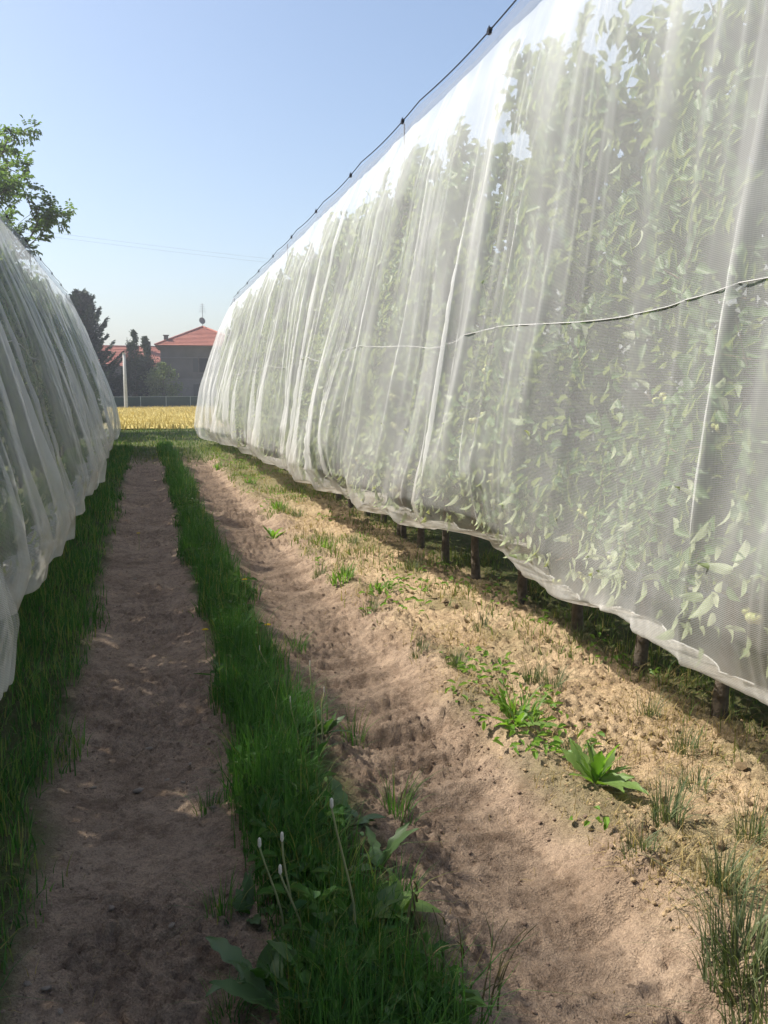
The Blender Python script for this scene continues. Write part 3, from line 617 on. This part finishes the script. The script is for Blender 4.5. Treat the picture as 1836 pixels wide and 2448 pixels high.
rosette('dandelion_plant', 590, 1150, 8, 1.0, DLEAF, 'bright dandelion among yellow green weeds farther along the sunlit verge', 'weed')
rosette('dock_plant', 850, 2010, 8, 1.0, OLEAF, 'broad leaved weed with one yellow green leaf at the edge of the middle strip', 'weed')
for px, py in ((640, 1640), (700, 1600), (560, 2120), (610, 2180), (780, 2050), (760, 1800), (520, 1500), (700, 2150), (820, 1900), (540, 1960)):
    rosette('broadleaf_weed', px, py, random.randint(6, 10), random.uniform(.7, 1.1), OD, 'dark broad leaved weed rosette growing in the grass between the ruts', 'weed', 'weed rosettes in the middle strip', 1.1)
# dandelion stalks gone to seed, in the middle strip
def stalk(px, py, h, lean, az, label, group=None, head=.85):
    x, y = pix_ground(px, py); t = thing('dandelion_stalk', label, 'flower stalk', (x, y, float(ground_h(x, y))), group)
    s = np.linspace(0, 1, 8); pts = np.stack([lean * math.cos(az) * s ** 2 + .01 * np.sin(s * 5), lean * math.sin(az) * s ** 2, h * s], 1)
    MB().tube(pts, np.linspace(.0042, .003, 8), 6).build('stem', M['stalk'], t)
    mb = MB(); e = pts[-1]; mb.tube([e, e + (0, 0, .006), e + (0, 0, .016), e + (0, 0, .024), e + (0, 0, .028)], np.array([.0035, .0065, .006, .0055, .003]) * head, 8); mb.build('seed_head', M['seed'], t)
stalk(610, 2075, .36, -.05, 0, 'pale bent dandelion stalk with spent head, leaning towards the left rut')
stalk(628, 2070, .36, -.01, 0, 'upright dandelion stalk with white spent head beside the bent one')
stalk(650, 2085, .29, -.05, .3, 'short pale dandelion stalk close to the upright one')
stalk(765, 2130, .50, -.05, 0, 'tall lone dandelion stalk with spent head near the right rut')
for px, py, h in ((680, 1640, .40), (690, 1650, .30), (640, 1660, .24), (585, 1500, .22)):
    stalk(px, py, h, random.uniform(-.05, .05), 0, 'thin pale seed stalk standing above the grass half way along', 'thin seed stalks', .4)
for px, py in ((445, 1418), (580, 1425), (530, 1318), (300, 1180)):
    x, y = pix_ground(px, py); t = thing('dandelion_flower', 'small yellow dandelion flower dotted in the shaded grass', 'flower', (x, y, float(ground_h(x, y))), 'yellow flowers in the grass')
    MB().tube([(0, 0, 0), (.005, 0, .1), (0, 0, .19)], .003, 5).build('stem', M['stalk'], t)
    mb = MB(); a = np.arange(16) * .3927; n = 16; leaves(mb, np.tile([[0, 0, .19]], (n, 1)), np.stack([np.cos(a), np.sin(a), .25 + 0 * a], 1), np.tile([[0, 0, 1.]], (n, 1)), .022, .008); mb.build('petals', M['yellow'], t, smooth=False)
# dead stems at the bottom edge of the strip
for px, py, h, ln, az in ((1000, 2210, .30, .02, 2.5), (960, 2180, .26, .05, 2.0), (1060, 2200, .26, .10, .1), (1075, 2190, .24, .12, .2), (900, 2120, .30, .06, 1.7), (1040, 2230, .3, .09, .4), (930, 2240, .34, .05, 2.6), (880, 2200, .33, .04, 1.0), (865, 1830, .26, .1, .3)):
    x, y = pix_ground(px, py); s = np.linspace(0, 1, 9)
    mb = MB(); mb.tube(np.stack([ln * math.cos(az) * s ** 2.2, ln * math.sin(az) * s ** 2.2, h * (s - .12 * s ** 5)], 1), np.linspace(.0028, .0012, 9), 5)
    for q_ in range(3):
        zz = h * random.uniform(.2, .8); blades(mb, np.array([[0, 0, zz]]), np.array([.1]), np.array([.006]), np.array([.9]), np.array([random.random() * 6.28]), 4)
    o = mb.build('dead_stem', M['drydark'], smooth=False); o.location = (x, y, float(ground_h(x, y))); tag(o, 'thin dark dead grass stem with bent tip at the edge of the right rut', 'dead stem', 'dead stems by the right rut')

# ------------------------------------------------------------------ clods, crumbs, stones
def lump(seed, sub=2, amp=.35):
    import bmesh
    bm = bmesh.new(); bmesh.ops.create_icosphere(bm, subdivisions=sub, radius=1)
    v = np.array([p_.co[:] for p_ in bm.verts]); f = [[a.index for a in fc.verts] for fc in bm.faces]; bm.free()
    d = 1 + amp * (_h(np.arange(len(v)), np.arange(len(v)) * 3, seed) - .5 if sub == 1 else (fbm(v[:, 0] * 1.7 + seed * 9, v[:, 1] * 1.7 + v[:, 2] * 2.3, seed, 3) - .5) * 2)
    return MB().add(v * d[:, None] * np.array([1, .85, .62]), f, None, .5)
CL = [lump(k, 1, .95).mesh('clod', False) for k in range(6)]
for me in CL: me.materials.append(M['clod'])
cnt = 0
while cnt < 130:
    y = 2.3 * (9.0 / 2.3) ** random.random(); x = random.triangular(1.7, 2.75, 2.2)
    if fbm(np.array(x * 2.1), np.array(y * 1.6), 81, 2) < .45 and random.random() < .75: continue
    r_ = random.choice([random.uniform(.010, .018), random.uniform(.012, .024), random.uniform(.018, .034)])
    o = link('clod', CL[random.randrange(6)], None, None, (x, y, float(ground_h(x, y)) + r_ * .25)); o.scale = (r_, r_, r_); o.rotation_euler = (random.gauss(0, .5), random.gauss(0, .5), random.random() * 6.28)
    tag(o, 'small rough clod of dry tan soil on the strip beside the white net', 'clod', 'soil clods on the strip'); cnt += 1
for px, py, r_, lb in ((1228, 1578, .042, 'large brown clod with a shadowed side, near the lone upright dandelion'), (1300, 1590, .03, 'dark rounded clod beside the large brown clod')):
    x, y = pix_ground(px, py); o = link('clod', CL[2 if r_ > .04 else 4], None, None, (x, y, float(ground_h(x, y)) + r_ * .35)); o.scale = (r_, r_, r_ * 1.2); tag(o, lb, 'clod')
base = lump(3, 1, .5); bv = base.v[0]; bf = base.t[0]
def crumbs(name, label, mat, n, x0, x1, y0, y1, r0, r1, msk):
    x, y = scatter(n, x0, x1, y0, y1); k_ = rng.random(n) < msk(x, y); x, y = x[k_], y[k_]; n = len(x)
    r_ = r0 + (r1 - r0) * rng.random(n) ** 2.5; a = rng.random(n) * 6.283
    V = bv[None] * r_[:, None, None]; ca, sa = np.cos(a)[:, None], np.sin(a)[:, None]
    V = np.stack([V[..., 0] * ca - V[..., 1] * sa, V[..., 0] * sa + V[..., 1] * ca, V[..., 2]], -1) + np.stack([x, y, ground_h(x, y) + r_ * .2], 1)[:, None]
    F = (bf[None] + (np.arange(n) * len(bv))[:, None, None]).reshape(-1, 3)
    return tag(MB().add(V, F, None, 0).build(name, mat, smooth=False), label, 'soil', kind='stuff')
crumbs('soil_crumbs', 'loose crumbs of dry tan soil on the strip beside the net', M['clod'], 5200, 1.5, 2.9, 1.9, 13, .004, .014, lambda x, y: .2 + .8 * sm(.4, .6, fbm(x * 3, y * 3, 83, 2)))
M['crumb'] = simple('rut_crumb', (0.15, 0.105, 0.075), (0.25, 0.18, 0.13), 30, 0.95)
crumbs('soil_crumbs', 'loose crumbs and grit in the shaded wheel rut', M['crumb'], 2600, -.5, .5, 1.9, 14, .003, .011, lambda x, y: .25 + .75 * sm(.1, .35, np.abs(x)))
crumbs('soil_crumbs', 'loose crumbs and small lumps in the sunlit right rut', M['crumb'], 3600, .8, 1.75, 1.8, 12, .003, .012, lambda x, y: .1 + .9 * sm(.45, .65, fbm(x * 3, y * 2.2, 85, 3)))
STN = [lump(40 + k, 1, .6).mesh('stone') for k in range(3)]
for me in STN: me.materials.append(M['stone'])
x, y = pix_ground(297, 1685); o = link('stone', STN[0], None, None, (x, y, float(ground_h(x, y)) + .008)); o.scale = (.026, .02, .02); tag(o, 'single pale oval stone lying in the middle of the shaded rut', 'stone')
for px, py in ((200, 1685), (360, 1660), (410, 1640), (395, 1670), (100, 2130), (240, 1945), (330, 1310), (290, 1240), (130, 2170), (60, 2120), (370, 1985), (215, 2020), (460, 1730), (320, 1600)):
    x, y = pix_ground(px, py); r_ = random.uniform(.008, .018); o = link('stone', STN[random.randrange(3)], None, None, (x, y, float(ground_h(x, y)) + .004)); o.scale = (r_ * 1.3, r_, r_ * .8); o.rotation_euler = (0, 0, random.random() * 6)
    tag(o, 'small greyish stone half sunk in the shaded wheel rut', 'stone', 'small stones in the shaded rut')

# ------------------------------------------------------------------ yellow field
m, nt, out = newmat('ripe_crop'); p = N(nt, 'BsdfPrincipled'); p.inputs['Roughness'].default_value = .9; p.inputs['Specular IOR Level'].default_value = .1
nt.links.new(ramp(nt, noise(nt, .6, 6, .65), [(.3, (.35, .285, .09)), (.7, (.48, .395, .15))]), p.inputs['Base Color']); nt.links.new(p.outputs[0], out.inputs[0]); M['crop'] = m
M['ear'] = leafmat('crop_ear', (.33, .265, .08), (.47, .39, .14), None, .3, .8, (1.1, 1.0, .8))
def fence_y(x): return 77.5 + .55 * x
fx = np.linspace(-70, 90, 120); ks = np.linspace(0, 1, 50); FX, FK = np.meshgrid(fx, ks)
FY = 38.5 + 1.2 * (fbm(FX * .3, FX * 0, 90, 3) - .5) + FK * (np.clip(fence_y(FX), 60, 110) - .8 - 38.5); FZ = ground_h(FX, FY) + .12 + .12 * fbm(FX * 2, FY * 2, 91, 3)
FZ[0] -= .14
i = np.arange(49)[:, None] * 120 + np.arange(119)[None]
tag(MB().add(np.stack([FX, FY, FZ], -1), None, np.stack([i, i + 1, i + 121, i + 120], -1).reshape(-1, 4), 0).build('field', M['crop']), kind='structure')
n = 34000; x = rng.uniform(-12, 16, n); y = 38.3 + 40 * rng.random(n) ** 1.3; k_ = (y < fence_y(x) - .6); x, y = x[k_], y[k_]; n = len(x)
y += 1.2 * (fbm(x * .3, x * 0, 90, 3) - .5)
mb = MB(); blades(mb, np.stack([x, y, ground_h(x, y) + .02], 1), .26 + .2 * rng.random(n), .03 + .03 * rng.random(n), .2 + .5 * rng.random(n), rng.random(n) * 6.283, 2)
tag(mb.build('ripe_crop', M['ear'], smooth=False), 'ripe yellow crop standing in the field beyond the net rows', 'crop', kind='stuff')

# ------------------------------------------------------------------ fence at the far side of the field
M['screen'] = simple('green_screen', (0.018, 0.040, 0.034), (0.028, 0.055, 0.045), 3, .8)
M['rail'] = simple('pale_rail', (0.30, 0.34, 0.34), rough=.6)
fen = thing('garden_fence', 'long low fence with dark green screen above a grey kerb wall behind the field', 'fence', (0, 77.5, 0))
fen.rotation_euler = (0, 0, math.atan(.55)); L0, SP = -34, 2.4
panel = MB().box((.03, -.012, .27), (SP - .03, .012, 1.07)).mesh('screen_panel', False); kerb = MB().box((.006, -.09, -.3), (SP - .006, .09, .25)).mesh('kerb_block', False)
post = MB().box((-.025, -.03, .25), (.025, .03, 1.13)).mesh('post', False); rail = MB().tube([(0, 0, 1.09), (SP, 0, 1.09)], .018, 6).mesh('rail')
for k in range(34):
    xx = L0 + k * SP
    for nm, me, mt in (('screen_panel', panel, M['screen']), ('kerb_block', kerb, M['conc_dark']), ('post', post, M['rail']), ('rail', rail, M['rail'])): link(nm, me, mt, fen, (xx, 0, 0))
# concrete utility pole in front of it
ux = -1.5; up_ = thing('utility_pole', 'pale concrete pole standing in front of the dark conifer and low fence', 'pole', (ux, fence_y(ux) - 1.0, 0))
MB().tube([(0, 0, -.2), (0, 0, 2), (0, 0, 4.55)], [.16, .145, .12], 10).build('shaft', M['concrete'], up_); MB().box((-.13, -.13, 4.552), (.13, .13, 4.65)).build('cap', M['concrete'], up_, smooth=False)

# ------------------------------------------------------------------ houses
m, nt, out = newmat('roof_tiles'); p = N(nt, 'BsdfPrincipled'); p.inputs['Roughness'].default_value = .9; p.inputs['Specular IOR Level'].default_value = .15
c = mixc(nt, .6, ramp(nt, noise(nt, .9, 5), [(.3, (.29, .115, .09)), (.7, (.38, .165, .125))]), ramp(nt, noise(nt, 9, 4), [(.3, (.7, .68, .65)), (.7, (1.15, 1.15, 1.15))]), 'MULTIPLY')
nt.links.new(c, p.inputs['Base Color']); nt.links.new(p.outputs[0], out.inputs[0]); M['tiles'] = m
M['wall'] = simple('old_render', (0.105, 0.10, 0.095), (0.15, 0.142, 0.135), .7, .95, .3, 12); M['wall2'] = simple('lower_render', (0.145, 0.14, 0.138), (0.19, 0.185, 0.18), .9, .95, .3, 12)
M['trim'] = simple('eave_board', (0.10, 0.085, 0.07), (0.14, 0.12, 0.10), 3); M['glass'] = simple('window_glass', (0.02, 0.025, 0.03), rough=.15); M['shut'] = simple('shutter', (0.07, 0.075, 0.075), rough=.7)
M['metal'] = simple('grey_metal', (0.16, 0.16, 0.17), rough=.5)
def roof_strips(mb, a, b, c_, d, n, th=.06):
    """tile courses from eave edge a-b up to ridge edge c_-d, each stepped a little over the next"""
    a, b, c_, d = map(lambda v: np.array(v, float), (a, b, c_, d)); nn = np.cross(b - a, d - a); nn /= np.linalg.norm(nn)
    for k in range(n):
        t0, t1 = k / n, (k + 1) / n; p0, p1, p2, p3 = a + (d - a) * t0, b + (c_ - b) * t0, b + (c_ - b) * t1, a + (d - a) * t1
        mb.add([p0 + nn * th, p1 + nn * th, p2 + nn * .01, p3 + nn * .01, p0 - nn * .02, p1 - nn * .02], None, [(0, 1, 2, 3), (4, 5, 1, 0)])
def window(parent, x, z, w, h, yf):
    f = MB(); t = .08
    for bb in (((x - w/2 - t, yf - .05, z - t), (x + w/2 + t, yf + .02, z)), ((x - w/2 - t, yf - .05, z + h), (x + w/2 + t, yf + .02, z + h + t)), ((x - w/2 - t, yf - .05, z + .001), (x - w/2, yf + .02, z + h - .001)), ((x + w/2, yf - .05, z + .001), (x + w/2 + t, yf + .02, z + h - .001))): f.box(*bb)
    fo = f.build('window', M['trim'], parent, smooth=False)
    MB().box((x - w/2 + .001, yf - .02, z + .001), (x + w/2 - .001, yf + .01, z + h - .001)).build('pane', M['glass'], fo, smooth=False)
    MB().box((x - w/2 - .15, yf - .12, z - t - .09), (x + w/2 + .15, yf + .0, z - t - .002)).build('sill', M['wall2'], fo, smooth=False)
    for s_ in (-1, 1): 
        xa = x + s_ * (w * .75 + .10); MB().box((xa - w * .25, yf - .045, z), (xa + w * .25, yf - .003, z + h)).build('shutter', M['shut'], fo, smooth=False)
hx, hy, hw, hd, he = 1.55, 86.0, 8.0, 8.0, 5.75
H1 = thing('farmhouse', 'old grey two storey house with red pyramid tiled roof and rooftop antenna', 'house', (hx, hy, 0)); H1.rotation_euler = (0, 0, R(-3))
MB().box((0, 0, 2.72), (hw, hd, he)).build('upper_wall', M['wall'], H1, smooth=False)
MB().box((-.02, -.02, -.3), (hw + .02, hd + .02, 2.6)).build('lower_wall', M['wall2'], H1, smooth=False)
MB().box((-.08, -.08, 2.602), (hw + .08, hd + .08, 2.718)).build('string_course', M['wall2'], H1, smooth=False)
MB().box((-.05, -.05, 4.62), (hw + .05, -.002, 4.72)).build('ledge', M['wall2'], H1, smooth=False)
e = .45; ez = he + .02; apx = (hw / 2, hd / 2, he + 2.0); c4 = [(-e, -e, ez), (hw + e, -e, ez), (hw + e, hd + e, ez), (-e, hd + e, ez)]
rf = MB()
for k in range(4): roof_strips(rf, c4[k], c4[(k + 1) % 4], apx, apx, 14)
ro = rf.build('roof', M['tiles'], H1, smooth=False)
MB().box((-e + .02, -e + .02, ez - .12), (hw + e - .02, hd + e - .02, ez - .03)).build('eave', M['trim'], H1, smooth=False)
for k in range(4): MB().tube([np.array(c4[k]) + (0, 0, .06), np.array(apx) + (0, 0, .08)], .10, 6).build('hip_cap', M['tiles'], ro)
mb = MB(); mb.box((.35, .5, he + .1), (.75, .9, he + .95)); mb.box((.28, .43, he + .952), (.82, .97, he + 1.03)); mb.build('chimney', M['wall'], ro, smooth=False)
MB().tube([(apx[0], apx[1], apx[2]), (apx[0], apx[1], apx[2] + 2.3)], .03, 6).build('antenna_mast', M['metal'], ro)
mb = MB()
for k in range(5): mb.tube([(apx[0] - .35 + .04 * k, apx[1], apx[2] + 1.5 + .17 * k), (apx[0] + .35 - .04 * k, apx[1], apx[2] + 1.5 + .17 * k)], .012, 4)
mb.build('antenna', M['metal'], ro)
a = np.linspace(0, 6.283, 17)[:-1]; v = [(0, .12, 0)] + [(.2 * math.cos(q_), .07, .22 * math.sin(q_)) for q_ in a] + [(.42 * math.cos(q_), -.06, .46 * math.sin(q_)) for q_ in a]
mb = MB().add(v, [(0, 1 + k, 1 + (k + 1) % 16) for k in range(16)], [(1 + k, 17 + k, 17 + (k + 1) % 16, 1 + (k + 1) % 16) for k in range(16)]); mb.tube([(0, .1, 0), (.0, -.4, -.05)], .02, 5)
d_ = mb.build('satellite_dish', M['metal'], ro); d_.location = (apx[0] - .05, apx[1] - .12, apx[2] + .62); d_.rotation_euler = (R(-18), 0, R(20)); d_.scale = (.75, .75, .75)
window(H1, 4.0, 3.35, .95, 1.35, 0); window(H1, 6.6, 3.35, .95, 1.35, 0); window(H1, 4.0, .9, .95, 1.3, -.02); window(H1, 6.6, .9, .95, 1.3, -.02)
bx, by = -4.6, 98.0
H2 = thing('outbuilding', 'long low building with red tiled roof half hidden behind the conifers', 'house', (bx, by, 0)); H2.rotation_euler = (0, 0, R(6)); w2, d2, e2, r2 = 7.8, 7.0, 4.25, 6.35
MB().add([(0,0,-.3),(w2,0,-.3),(w2,d2,-.3),(0,d2,-.3),(0,0,e2),(w2,0,e2),(w2,d2,e2),(0,d2,e2),(0,d2/2,r2-.1),(w2,d2/2,r2-.1)], [(7,4,8),(5,6,9)], [(0,1,5,4),(1,2,6,5),(2,3,7,6),(3,0,4,7)]).build('wall', M['wall'], H2, smooth=False)
rf = MB(); roof_strips(rf, (-.4, -.4, e2 - .1), (w2 + .4, -.4, e2 - .1), (w2 + .4, d2 / 2, r2), (-.4, d2 / 2, r2), 12); roof_strips(rf, (w2 + .4, d2 + .4, e2 - .1), (-.4, d2 + .4, e2 - .1), (-.4, d2 / 2, r2), (w2 + .4, d2 / 2, r2), 12)
ro = rf.build('roof', M['tiles'], H2, smooth=False); MB().tube([(-.4, d2 / 2, r2 + .03), (w2 + .4, d2 / 2, r2 + .03)], .11, 6).build('ridge_cap', M['tiles'], ro)
mb = MB(); mb.box((5.2, 2.2, r2 - .8), (5.7, 2.7, r2 + .55)); mb.build('chimney', M['wall2'], ro, smooth=False)
window(H2, 2.5, 1.2, 1.0, 1.3, 0); window(H2, 5.6, 1.2, 1.0, 1.3, 0)

# ------------------------------------------------------------------ far trees
M['needle'] = leafmat('fir_needles', (0.014, 0.036, 0.018), (0.036, 0.070, 0.034), None, .12, .6); M['cyp'] = leafmat('conifer_scale', (0.016, 0.036, 0.014), (0.045, 0.075, 0.025), None, .15, .6)
M['shrub'] = leafmat('shrub_leaf', (0.05, 0.09, 0.03), (0.13, 0.18, 0.07), (.16, .20, .11), .3, .5); M['walnut'] = leafmat('walnut_leaf', (0.040, 0.085, 0.018), (0.11, 0.165, 0.04), (.11, .17, .06), .45, .45)
def fir(x, y, h, rad, label):
    t = thing('fir_tree', label, 'tree', (x, y, 0)); tr = MB(); tr.tube([(0, 0, -.1), (0, 0, h * .5), (0, 0, h)], [.22, .13, .02], 8); P, D = [], []; br = MB()
    for k in range(140):
        f = (k / 140) ** .9; zb = .8 + (h - 1.0) * f; a = k * 2.39996 + rng.normal() * .2; ln = rad * (1 - f) ** .8 * (.5 + .75 * rng.random()) + .3
        dr = np.array([math.cos(a), math.sin(a), 0]); s = np.linspace(0, 1, 8); rise = .30 + .55 * f
        pts = np.array([0, 0, zb]) + dr * (ln * s)[:, None] + np.array([0, 0, 1]) * (ln * (rise * s ** 1.6 - .10 * np.sin(s * 3.1)))[:, None]; br.tube(pts, np.linspace(.035, .008, 8), 4, False)
        n = int(45 + 75 * ln); tt = rng.random(n) ** .7; b_ = np.stack([np.interp(tt, s, pts[:, c]) for c in range(3)], 1); sd_ = np.cross(dr, [0, 0, 1])
        off = rng.normal(size=n) * .16 * ln ** .5 * (1.15 - tt)
        P.append(b_ + sd_ * off[:, None] + np.array([0, 0, 1]) * (rng.normal(size=n) * .07 - .05)[:, None]); D.append(dr * .8 + sd_ * np.sign(off)[:, None] * .5 + rnd_dir(n) * .45 + np.array([0, 0, .25]))
    P, D = np.concatenate(P), np.concatenate(D); lv = MB(); leaves(lv, P, D, rnd_dir(len(P)), .22 + .16 * rng.random(len(P)), .06)
    tr.build('trunk', M['bark'], t); br.build('branches', M['bark'], t); lv.build('crown', M['needle'], t)
def bushy(name, x, y, h, rad, n, mat, label, shape, lsz, cat='tree', ncl=70):
    t = thing(name, label, cat, (x, y, 0)); tr = MB(); tr.tube([(0, 0, -.1), (.05, 0, h * .5), (0, 0, h * .9)], [.05 + .02 * h, .03 + .01 * h, .02], 7)
    zc = h * (.06 + .94 * rng.random(ncl)); rc = rad * shape(zc / h) * np.sqrt(rng.random(ncl)) ** .6; ac = rng.random(ncl) * 6.283; C = np.stack([rc * np.cos(ac), rc * np.sin(ac), zc], 1)
    for c_ in C[::3]: tr.tube([(0, 0, max(.1, c_[2] - .4 * rad)), c_], [.02, .006], 4, False)
    i_ = rng.integers(0, ncl, n); sg = (rad * .17 * (.5 + rng.random(ncl)) * (.25 + .9 * shape(zc / h)))[i_]
    P = C[i_] + rng.normal(size=(n, 3)) * sg[:, None] * np.array([1, 1, 1.2]); P[:, 2] = np.clip(P[:, 2], .05, h * 1.02); lv = MB()
    leaves(lv, P, rnd_dir(n) + unit(P - np.array([0, 0, h * .4])) * .6 + np.array([0, 0, .25]), rnd_dir(n) * .7 + np.array([0, 0, .7]), lsz * (.7 + .6 * rng.random(n)), lsz * .5)
    tr.build('trunk', M['bark'], t); lv.build('crown', mat, t)
fir(-5.1, 82.5, 10.2, 3.6, 'tall dark fir with upswept branch tips beside the grey net')
cone = lambda f: np.clip((1 - f) ** .75 * 1.05 + .0, .03, 1) * sm(-.05, .12, f)
bushy('cypress_tree', -.75, 82.0, 6.7, 1.3, 9000, M['cyp'], 'dark pointed conifer, the taller of the two beside the pale pole', cone, .16, ncl=110)
bushy('cypress_tree', .2, 83.0, 6.2, 1.35, 8000, M['cyp'], 'slightly shorter dark conifer between the taller one and the grey house', cone, .16, ncl=110)
ball = lambda f: np.sqrt(np.clip(1 - (2 * np.clip(f, .1, 1) - .85) ** 2, 0.03, 1))
bushy('garden_shrub', 1.6, 81.2, 3.9, 1.35, 4200, M['shrub'], 'light green leafy shrub in front of the grey house wall', ball, .18, 'shrub', 60)
bushy('garden_shrub', -3.0, 83.0, 3.2, 1.6, 4200, M['cyp'], 'dark rounded bush behind the fence left of the pale pole', ball, .18, 'shrub', 60)
bushy('garden_shrub', -6.5, 80.0, 3.0, 1.8, 4200, M['cyp'], 'dark low bush under the tall fir', ball, .18, 'shrub', 60)
# broad walnut tree at the end of the shaded row
wx, wy = -9.5, 36.0
rng = np.random.default_rng(24)
t = thing('walnut_tree', 'large leafy walnut tree rising behind the shaded net against the sky', 'tree', (wx, wy, 0))
tr = MB(); br = MB(); lv = MB(); P, D = [], []
tr.tube([(0, 0, -.2), (.1, 0, 1.2), (.15, 0, 2.6), (.1, .05, 4.1)], [.42, .34, .30, .22], 10)
def grow(p0, d, ln, r_, lev):
    d = d / np.linalg.norm(d); n = 7; s = np.linspace(0, 1, n); side = rng.normal(size=3) * .14
    pts = p0 + d * (ln * s)[:, None] + side * (ln * s ** 2)[:, None] + np.array([0, 0, -.10 if lev >= 2 else .05]) * (ln * s ** 2)[:, None]
    br.tube(pts, np.linspace(r_, r_ * .45, n), 6 if lev < 2 else 4, False)
    if lev == 3:
        m_ = int(ln * 6) + 4
        for q_ in range(m_):     # one compound leaf: paired leaflets along a stalk
            tt = rng.random() ** .7; b_ = np.array([np.interp(tt, s, pts[:, c]) for c in range(3)]); dd = unit(d * .6 + rnd_dir(1)[0] + np.array([0, 0, -.15])); l2 = .26 + .12 * rng.random(); sd_ = unit(np.cross(dd, [0.05, 0, 1]))
            for f in (.35, .6, .85):
                for w in (-1, 1): P.append(b_ + dd * l2 * f - np.array([0, 0, .12 * l2 * f])); D.append(dd * .5 + sd_ * w * .9 + np.array([0, 0, -.25]))
            P.append(b_ + dd * l2); D.append(dd + np.array([0, 0, -.3]))
        return
    kids = (6, 5, 5)[lev]
    for k in range(kids):
        tt = .30 + .7 * (k + rng.random()) / kids; b_ = np.array([np.interp(min(tt, 1), s, pts[:, c]) for c in range(3)])
        nd = d * .6 + rnd_dir(1)[0] * .85 + np.array([0, 0, .12]); grow(b_, nd, ln * (.44, .5, .5)[lev] * (.75 + .5 * rng.random()), r_ * .42, lev + 1)
for a, el, ln in ((.1, .55, 5.2), (.0, .95, 5.6), (1.2, .7, 5.0), (2.4, .6, 5.0), (3.6, .7, 5.0), (4.8, .6, 5.2), (5.6, .75, 5.4), (.5, 1.35, 5.6), (6.1, .30, 3.3)):
    grow(np.array([.12, .03, 2.7 + 1.1 * rng.random()]), np.array([math.cos(a) * math.cos(el), math.sin(a) * math.cos(el), math.sin(el)]), ln, .13, 0)
P, D = np.array(P), np.array(D)
leaves(lv, P, D, rnd_dir(len(P)) * .5 + np.array([0, 0, 1.]), .15 + .06 * rng.random(len(P)), .075)
tr.build('trunk', M['bark'], t); br.build('branches', M['bark'], t); lv.build('crown', M['walnut'], t)
# power line crossing the sky far behind
wz = lambda x: 15.6 - .075 * x
for x, lb in ((-46, 'tall wooden power pole hidden beyond the shaded row'), (58, 'tall wooden power pole hidden beyond the sunlit row')):
    pt = thing('power_pole', lb, 'pole', (x, 92, 0)); zt = wz(x)
    MB().tube([(0, 0, -.3), (0, 0, zt + .5)], [.2, .13], 9).build('shaft', M['bark'], pt); MB().box((-.06, -1.0, zt - .1), (.06, 1.0, zt)).build('crossarm', M['bark'], pt, smooth=False)
for dy, dz, lb in ((-.8, 0, 'lower thin power line crossing the pale sky'), (.8, .62, 'upper thin power line crossing the pale sky')):
    s = np.linspace(0, 1, 60); xx = -46 + 104 * s; zz = wz(xx) + dz - 1.6 * 4 * s * (1 - s) + 1.3
    tag(MB().tube(np.stack([xx, 92 + dy + 0 * s, zz], 1), .007, 5).build('power_line', M['metal']), lb, 'cable')

# ------------------------------------------------------------------ light summer haze
hz = MB().box((-720, -75, -1.6), (720, 1520, 19.5)).build('haze', None, smooth=False); hz['kind'] = 'stuff'; tag(hz, 'thin pale summer haze in the air', 'haze')
m, nt, out = newmat('haze'); pv = N(nt, 'VolumePrincipled'); pv.inputs['Color'].default_value = (.86, .90, 1.0, 1); pv.inputs['Density'].default_value = .0013; pv.inputs['Anisotropy'].default_value = .3
nt.links.new(pv.outputs[0], out.inputs['Volume']); hz.data.materials.append(m)
